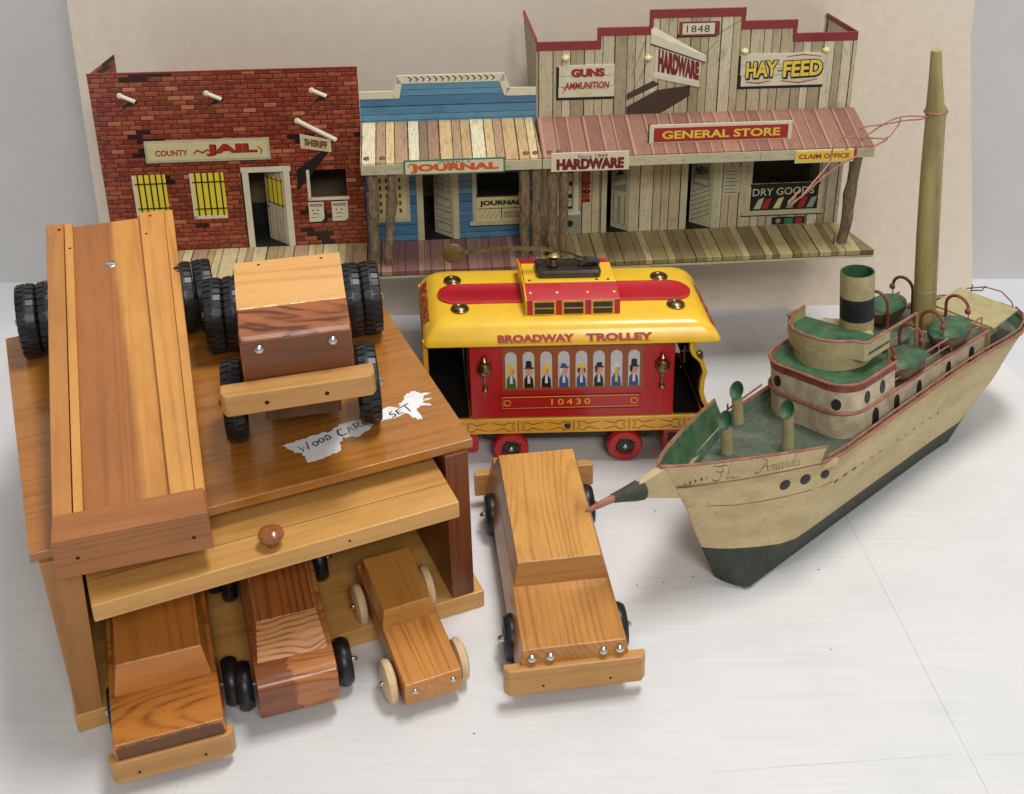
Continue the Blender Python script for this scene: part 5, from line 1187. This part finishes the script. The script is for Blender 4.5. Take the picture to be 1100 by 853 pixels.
# raised bulwarks round the bow
def bul(t, v, side, out=0):
    bx_, bz_ = -1.0+11.8*t, itp(t, [(0, 10.55), (.2, 10.25), (1, 9.15)]); tx_, tz_ = -2.05+12.7*t, 13.1-2.1*t
    yb = hb(bx_, min(9.5, bz_))*1.0 if t > 0 else .02; yt = hb(tx_, 13)+.02
    return (bx_*(1-v)+tx_*v, side*(yb*(1-v)+yt*v+.06+out), bz_*(1-v)+tz_*v)
for side in (-1, 1):
    ts = [0, .01, .03, .06, .1, .16, .24, .34, .46, .6, .75, .9, 1]
    b = B(); b.rings([[bul(t, -.18, side, .04), bul(t, 1, side, .03), bul(t, 1, side, -.06), bul(t, -.18, side, -.04)] for t in ts], m=0)
    bw_ = b.build('bulwark', [m_hull], ship, smooth=40)
    b = B(); b.rings([[bul(t, .02, side, -.08), bul(t, .97, side, -.08), bul(t, .97, side, -.1), bul(t, .02, side, -.1)] for t in ts[1:]]); b.build('inner_face', m_sgrn, bw_, smooth=40)
    b = B(); b.tube([bul(t, 1.02, side) for t in ts], .11, 8); b.tube([bul(t, 0, side, .04) for t in ts]+[bul(1, .5, side, .02), bul(1, 1, side)], .07, 8); b.build('red_edge', m_pink, bw_)
    if side > 0: continue
    b = B()
    def st2(pts, wd=.09): b.ribbon([bul(t, v, side, .05) for t, v in pts], wd, (0.35, side, .1), lift=0)
    fl = (lambda L_: L_) if side < 0 else (lambda L_: L_)
    for t, v, r_ in ((.105, .1, .1), (.135, .18, .14), (.165, .26, .15), (.2, .3, .17), (.23, .33, .09)): b.dome(bul(t, v, side, .03), r_, .03, (.3, side, 0), 8, 3)
    st2([(.26, .22), (.275, .12), (.3, .12), (.315, .3), (.325, .6), (.335, .85)]); st2([(.265, .75), (.28, .88), (.31, .8), (.34, .86), (.36, .8)])
    st2([(.4, .8), (.385, .9), (.37, .7), (.355, .3), (.345, .15), (.375, .22), (.4, .12), (.43, .2)], .07); st2([(.285, .6), (.31, .52), (.335, .55)], .06)
    # Amanda
    st2([(.53, .28), (.54, .16), (.56, .2), (.585, .5), (.60, .85)], .11); st2([(.60, .86), (.608, .5), (.617, .18)], .1); st2([(.565, .42), (.6, .48), (.63, .44)], .06); st2([(.555, .8), (.575, .9), (.60, .86)], .07)
    xx = .632
    for ch in 'manda':
        if ch == 'm': st2([(xx, .2), (xx+.006, .5), (xx+.016, .52), (xx+.02, .2), (xx+.026, .5), (xx+.036, .52), (xx+.04, .2), (xx+.047, .24)], .075); xx += .05
        if ch == 'n': st2([(xx, .2), (xx+.005, .5), (xx+.018, .54), (xx+.024, .22), (xx+.032, .25)], .075); xx += .036
        if ch == 'a': st2([(xx+.026, .5), (xx+.01, .54), (xx, .35), (xx+.008, .2), (xx+.022, .28), (xx+.027, .5), (xx+.03, .2), (xx+.038, .25)], .075); xx += .042
        if ch == 'd': st2([(xx+.024, .5), (xx+.01, .52), (xx, .35), (xx+.008, .2), (xx+.022, .28), (xx+.034, .95)], .075); st2([(xx+.03, .9), (xx+.026, .25), (xx+.036, .24)], .075); xx += .042
    b.build('lettering', m_sblk, bw_, smooth=0)
# painted ports and lines on the hull
for side in (-1, 1):
    b = B()
    for x, z, r_ in ((7.9, 8.1, .48), (9.6, 8.05, .48), (11.3, 7.95, .4)):
        p = side_pt(x, z, side, .02); q = side_pt(x+.5, z, side, .02); up = side_pt(x, z+.4, side, .02)
        n_ = (Vector(q)-Vector(p)).cross(Vector(up)-Vector(p)); n_ = n_ if n_.y*side > 0 else -n_
        b.dome(p, r_, .05, n_, 16, 3)
    b.build('hawse_port', m_port, hull)
    b = B()
    for k in range(13):
        x = 12.4+k*1.25
        if k in (6,): continue
        z = 6.7-.5*k/12; b.ribbon([side_pt(x, z-.03, side, .05), side_pt(x+(.5 if k < 3 else .3), z+.03, side, .05)], .2 if k < 3 else .12, (0, side, .2))
    b.build('painted_dash', m_port, hull, smooth=0)
    b = B(); pts = [(xst(8.3)+.1, 8.3), (2.5, 7.9), (4, 7.5), (6, 7.2), (8, 7.0), (10, 6.9), (12.2, 6.8)]
    b.tube([side_pt(x, z, side, .0) for x, z in pts], .045, 6); b.tube([side_pt(x, ztop(x)-.05, side, .02) for x in (10.8, 13, 16, 20, 25, 30, 34, 37, 39, 40.5, 41.6, 42.4, 42.9)], .13, 8)
    b.build('painted_line', m_pink, hull)
# stem wedge and bowsprit
b = B(); b.rings([[(-.2, -.35, 9.5), (-.2, .35, 9.5), (-1.6, .45, 12.9), (-1.6, -.45, 12.9)], [(-1.6, -.3, 10.2), (-1.6, .3, 10.2), (-2.4, .36, 12.95), (-2.4, -.36, 12.95)], [(-4.0, -.32, 11.4), (-4.0, .32, 11.4), (-4.7, .32, 12.85), (-4.7, -.32, 12.85)]])
bsp = b.build('bowsprit', m_hull, ship, bevel=.15, smooth=60)
b = B(); b.tube([(-4.1, 0, 12.1), (-4.6, 0, 12.2), (-5.8, 0, 12.5), (-6.9, 0, 12.78)], [.78, .72, .5, .33], 14); b.build('green_collar', m_boot, bsp)
b = B(); b.tube([(-6.7, 0, 12.75), (-8, 0, 12.88), (-9.3, 0, 13.0), (-9.5, 0, 13.05)], [.3, .25, .16, .08], 12); b.build('red_tip', m_pink, bsp)
# houses
def front_round(x0, x1, hy, r, z, n=7):
    p = [(x1, hy, z)]
    for k in range(n+1): a = pi/2+pi/2*k/n; p.append((x0+r+r*cos(a), hy-r+r*sin(a), z))
    for k in range(n+1): a = pi+pi/2*k/n; p.append((x0+r+r*cos(a), -hy+r+r*sin(a), z))
    p.append((x1, -hy, z)); return p
HY = 4.5
b = B(); b.rings([front_round(15.1, 21.4, HY, 2.3, z) for z in (8.3, 13.3)]); tow = b.build('deckhouse', m_house, ship, smooth=40)
b = B(); b.rings([front_round(15.05, 21.45, HY+.05, 2.3, z) for z in (12.85, 13.5)]); b.build('red_band', m_pinkd, tow, smooth=40)
b = B(); b.rings([front_round(15.3, 21.2, HY-.2, 2.2, z) for z in (13.3, 13.54)]); b.build('green_roof', m_sgrn, tow, smooth=40)
b = B(); b.tube(front_round(15.02, 21.45, HY+.06, 2.3, 13.55), .13, 8); b.tube(front_round(15.0, 21.5, HY+.06, 2.3, 10.95), .16, 8); b.build('red_edge', m_pink, tow)
b = B(); b.hexa([(21.3, -HY-.02, 8.4), (35.2, -HY-.1+bend(33), 8.4), (35.2, 3.6, 8.4), (21.3, HY, 8.4), (21.3, -HY-.02, 10.85), (35.2, -HY-.1+bend(33), 10.85), (35.2, 3.6, 10.85), (21.3, HY, 10.85)]); aft = b.build('aft_deckhouse', m_house, ship, bevel=.03, smooth=0)
b = B(); b.hexa([(21.4, -HY+.1, 10.8), (35.1, -HY+.1+bend(33), 10.8), (35.1, 3.5, 10.8), (21.4, HY-.1, 10.8), (21.4, -HY+.1, 10.92), (35.1, -HY+.1+bend(33), 10.92), (35.1, 3.5, 10.92), (21.4, HY-.1, 10.92)]); b.build('upper_deck', m_sdeck, aft, smooth=0)
b = B(); b.tube([(21.3, -HY-.08, 10.95), (28, -HY-.12, 10.95), (35.4, -HY-.2+bend(33), 10.95)], .15, 8); b.tube([(21.3, HY+.05, 10.95), (35.4, 3.7, 10.95)], .15, 8); b.build('red_edge', m_pink, aft)
def oval(par, p, nrm, w_, h_, arch=False, name='porthole'):
    nrm = Vector(nrm).normalized(); up = Vector((0, 0, 1)); sd = nrm.cross(up).normalized(); p = Vector(p)
    if arch: pr = [(-w_, -h_), (w_, -h_)]+[(w_*cos(a*pi/8), h_*.15+h_*.85*sin(a*pi/8)) for a in range(0, 9)]
    else: pr = [(w_*cos(a*pi/8), h_*sin(a*pi/8)) for a in range(16)]
    b = B(); b.rings([[p+sd*a+up*c_+nrm*d for a, c_ in pr] for d in (-.05, .04)]); return b.build(name, m_port, par, smooth=0)
oval(tow, (15.08, 2.6, 11.95), (-1, 0, 0), .34, .5); oval(tow, (15.3, -3.1, 11.7), (-.85, -.5, 0), .4, .52); oval(tow, (17.5, -HY-.03, 11.95), (0, -1, 0), .34, .55); oval(tow, (19.6, -HY-.03, 12.0), (0, -1, 0), .34, .6)
for x in (17.5, 19.6): oval(tow, (x, HY+.03, 11.9), (0, 1, 0), .34, .55)
oval(tow, (18.7, -HY-.03, 9.65), (0, -1, 0), .42, .8, True, 'window')
for x in (21.7, 25.0, 29.4, 33.0): oval(aft, (x, -HY-.06+.65*bend(x)-(.1 if x > 27 else 0), 9.65), (0, -1, 0), .36, .72, True, 'window'); oval(aft, (x, HY+.02-(x-21.3)*.065, 9.65), (0, 1, 0), .36, .72, True, 'window')
# pilot house and bridge
b = B(); b.lathe([(3.25, 13.5), (3.25, 15.1)], (19.6, .3, 0), 'z', 40); pil = b.build('pilot_house', m_olive, ship)
outl = [(20.9, 4.2), (18.6, 4.2), (18.4, 3.6), (17.4, 3.2), (16.75, 2.2), (16.5, .8), (16.6, -.7), (17.2, -1.9), (18.0, -2.7), (18.3, -3.6), (18.6, -3.8), (21.6, -3.8)]
b = B(); b.prism(outl, 15.0, 15.25, 'z'); br = b.build('bridge_deck', m_sgrn, ship, smooth=0)
b = B()
def wall_(pts, z0, z1, t=.1):
    a = [Vector((x, y, 0)) for x, y in pts]; c0 = Vector((20, 0, 0)); 
    rs = []
    for p in a: q = p+(c0-p).normalized()*t; rs.append([(p.x, p.y, z0), (p.x, p.y, z1), (q.x, q.y, z1), (q.x, q.y, z0)])
    b.rings(rs)
wall_([(x-.05 if x < 20 else x, y) for x, y in outl], 14.55, 16.15); b.build('bridge_wall', m_olive, br, smooth=30)
b = B(); b.tube([(x, y, 16.18) for x, y in outl], .12, 8)
b.tube([(21.5, -3.8, 16.18), (25.8, -3.6, 16.0)], .12, 8); b.tube([(25.8, -3.6, 16.0), (25.8, -3.6, 10.9)], .12, 8); b.tube([(21.5, -3.75, 14.6), (21.5, -3.75, 10.9)], .12, 8)
b.build('bridge_rail', m_pink, br)
# funnel
FX = 22.43; FT = 20.0
b = B()
for z0, z1, m_ in ((11, 15.9, 0), (15.9, 17.9, 1), (17.9, FT, 0)):
    b.lathe([(1.42, z0), (1.42, z1)], (FX, 0, 0), 'z', 36, m=m_, cap=False)
b.lathe([(1.42, FT), (1.30, FT+.01), (1.28, FT-2.2), (.01, FT-2.2)], (FX, 0, 0), 'z', 36, m=2, cap=False)
b.build('funnel', [m_olive, m_sblk, m_sgrn], ship, smooth=40)
# mast
b = B(); b.tube([(33.0, 0, 8.8), (32.9, 0, 14), (32.95, 0, 20), (33.15, 0, 26), (33.4, 0, 30.3), (33.45, 0, 30.8), (33.45, 0, 31.1), (33.3, 0, 31.5), (33.2, 0, 33.5), (33.1, 0, 36.3)], [1.02, 1.0, .98, .92, .84, .9, .9, .76, .6, .44], 24); b.tube([(32.92+.99*cos(a*pi/12), .99*sin(a*pi/12), 14.6) for a in range(25)], .06, 6); b.tube([(33.1+.93*cos(a*pi/12), .93*sin(a*pi/12), 22.9) for a in range(25)], .05, 6)
m_mast = wood('mast_bamboo', (170, 156, 104), (112, 98, 56), 'z', 9, .5, .45, .03, .1, lines=.7, edge=(190, 176, 130), pits=1.6); b.build('mast', m_mast, ship, smooth=60)
b = B(); b.tube([(33.0, 0, 8.8), (33.0, 0, 10.95)], 1.4, 16); b.build('mast_collar', m_olive, ship)
# ventilator cowls
for x, y, h_ in ((7.9, 2.1, 2.6), (12.3, 4.6, 2.5), (11.5, -1.2, 3.2)):
    z0 = 8.6; b = B(); b.tube([(x, y, z0-.1), (x, y, z0+h_*.8), (x-.1, y, z0+h_)], [.5, .46, .42], 14); v_ = b.build('ventilator', m_olive, ship)
    b = B(); cc = Vector((x-.15, y-.1, z0+h_+.55)); d = Vector((-.78, -.1, .42)).normalized(); u = Vector((0, 1, 0)); u = (u-d*u.dot(d)).normalized(); w_ = d.cross(u)
    rr = []
    for dd, r1_, in ((-.42, .12), (-.36, .4), (-.18, .6), (.05, .72), (.12, .72), (.1, .64), (-.1, .5), (-.22, .3), (-.26, .05)):
        rr.append([cc+d*dd+u*(r1_*.85*cos(2*pi*k/20))+w_*(r1_*1.12*sin(2*pi*k/20)) for k in range(20)])
    b.rings(rr); b.build('cowl', m_sgrn, v_, smooth=60)
# rails
def rail(pts, r, par, name='rail', posts=None, z0=None):
    b = B(); b.tube(pts, r, 8)
    if posts:
        for i in range(posts): t = i/(posts-1)*(len(pts)-1); k = min(int(t), len(pts)-2); q = t-k; p = Vector(pts[k])*(1-q)+Vector(pts[k+1])*q; b.tube([(p.x, p.y, z0), p], r*.8, 6)
    return b.build(name, m_pink, par)
for side in (-1, 1):
    xs_ = [11.6, 14, 18, 22, 26, 30, 34, 37, 39.3, 41, 42.2, 42.9]
    rail([(x, side*(hb(x, 9.4)-.12)+bend(x), ztop(x)+.35) for x in xs_], .085, ship, posts=13, z0=9.2)
    yy = lambda x: side*(HY-.1)+(bend(33) if side < 0 else -.5)*(x-21)/13
    for zz in (11.75, 12.5): rail([(x, yy(x), zz) for x in (21.4, 26, 30, 34.8)], .08, ship, posts=7 if zz > 12 else None, z0=10.9)
b = B(); b.tube([(11.6, hb(11.6, 9.4)-.1, 9.9), (15.15, HY-.2, 11.0)], .08, 6); b.tube([(11.6, hb(11.6, 9.4)-.1, 9.2), (11.6, hb(11.6, 9.4)-.1, 10.4)], .09, 6); b.build('stay', m_pinkd, ship); b = B(); b.tube([(41.5, .9, 11.3), (42.3, -.6, 11.6), (42.9, -2.0, 11.3), (43.1, -3.0, 10.4), (42.8, -3.4, 9.8)], .07, 6); b.build('stay', m_pinkd, ship)
# aft canopy
b = B(); cp = [(35.9, -5.2), (40.6, -4.9), (41.6, 1.6), (36.9, 1.7)]
b.rings([[(x, y, z) for x, y in cp] for z in (11.0, 11.2)]); can = b.build('canopy', m_olive, ship, bevel=.05)
b = B(); b.box(35.9, 36.3, -4.7, 1.2, 8.6, 11.0); b.box(36, 40.0, -3.4, 1.0, 8.6, 11.0); b.build('canopy_wall', m_olive, can)
b = B(); b.tube([(41.4, .3, 11.2), (41.5, .2, 11.9)], .06, 5); b.tube([(41.4, .3, 11.3), (41.8, -.6, 11.4), (41.9, -.9, 11.9)], .06, 5); b.build('cleat', m_boot, can)
# lifeboats and davits
def boat(x, y, z, L_=5.2, wd=1.5):
    b = B(); rr = []
    for k in range(11):
        t = -1+2*k/10; q = max(.04, 1-abs(t)**3.6); 
        rr.append([(x+t*L_/2, y+wd*q*cos(a), z+(1.75*q)*sin(a)*(1.0)) for a in [pi+pi*j/8 for j in range(9)]])
    b.rings(rr, closed=True); o_ = b.build('lifeboat', m_brn, ship, smooth=60)
    b = B(); rr = []
    for k in range(11):
        t = -1+2*k/10; q = max(.04, 1-abs(t)**3.6)
        rr.append([(x+t*L_/2, y+(wd+.03)*q*cos(a), z+.02+(.55*q)*sin(a)) for a in [pi*j/8 for j in range(9)]])
    b.rings(rr, closed=True); b.build('boat_cover', m_sgrn, o_, smooth=60)
def davit(x, y0, y1, z0, zt_, side):
    b = B(); pts = [(x, y0, z0), (x, y0, zt_-1.0)]
    for k in range(1, 8): a = pi-pi*k/8; pts.append((x, (y0+y1)/2-(y1-y0)/2*cos(pi*k/8), zt_-1.0+1.05*sin(a)))
    pts.append((x, y1, zt_-1.05)); pts.append((x-.1, y1-.1*side, zt_-1.35))
    b.tube(pts, .15, 8); b.dome((x-.1, y1, zt_-1.1), .3, .25, (-.6, 0, 0)); b.tube([(x, y1, zt_-1.2), (x, y1, z0+1.6)], .05, 5); b.build('davit', m_pinkd, ship)
for x in (24.0, 31.2):
    boat(x, -3.55, 12.5); boat(x+.5, 3.3, 12.5)
for x in (22.0, 26.0, 29.3, 33.3):
    davit(x, -1.9, -4.1, 10.9, 14.6, -1); davit(x+.5, 1.8, 3.9, 10.9, 14.6, 1)
b = B(); b.box(26.3, 28.6, -1.3, 1.3, 10.9, 12.0); b.build('hatch', m_sdeck, ship, bevel=.1)
# loose rigging wire
m_wire = oldpaint('copper_wire', (166, 108, 88), (110, 66, 52), .5)
WIRE = [[ (32.6, 0, 30.6), (31.1, 0, 31.1), (28.5, 0, 31.8), (26.8, 0, 31.9), (25.3, 0, 31.8), (23.4, 0.00, 31.5) ],
[ (31.7, 0, 30.8), (31.1, 0, 30.8), (28.6, 0, 31.4), (26.8, 0, 31.6), (25.1, 0, 31.9), (23.1, 0.00, 32.3), (22.5, 0.00, 32.3) ],
[ (28.1, 0, 31.7), (27.9, 0, 31.2), (27.3, 0, 30.9), (26.3, 0, 30.4), (24.7, 0.00, 30.9), (22.6, 0, 31.5), (20.1, 0, 32.3), (19.3, 0.00, 32.3), (18.8, 0, 31.8), (18.6, 0, 30.9), (18.3, 0, 30.5), (17.0, 0.00, 29.9), (15.7, 0.00, 29.3), (14.7, 0.00, 28.8) ],
[ (26.3, 0, 30.4), (25.1, 0.00, 30.3), (23.2, 0, 30.3), (21.6, 0, 30.1), (20.0, 0.00, 30.1), (18.4, 0, 29.8), (16.8, 0, 29.5), (15.5, 0, 29.0), (14.3, 0, 28.8) ],
[ (23.4, 0.00, 31.5), (22.2, 0.00, 31.2), (20.5, 0.00, 31.1) ],
[ (14.3, 0, 28.8), (13.6, 0.00, 28.6), (13.0, 0, 28.9), (13.8, 0, 29.1), (14.7, 0.00, 29.5) ],
]
for k, pts in enumerate(WIRE):
    # ease the corners
    P = [Vector(p) for p in pts]; out = [P[0]]
    for a, c_ in zip(P[:-1], P[1:]): out += [a.lerp(c_, .3), a.lerp(c_, .7)]
    out.append(P[-1]); b = B(); b.tube(out, .065, 6); b.build('rigging_wire', m_wire, ship)
b = B(); b.tube([(33.4, -.0, 30.9), (32.6, -.3, 30.95), (32.4, 0, 30.9)], .1, 6); b.tube([(33.45+.95*cos(a*pi/8), .95*sin(a*pi/8), 30.95) for a in range(17)], .1, 6); b.build('rigging_wire', m_wire, ship)
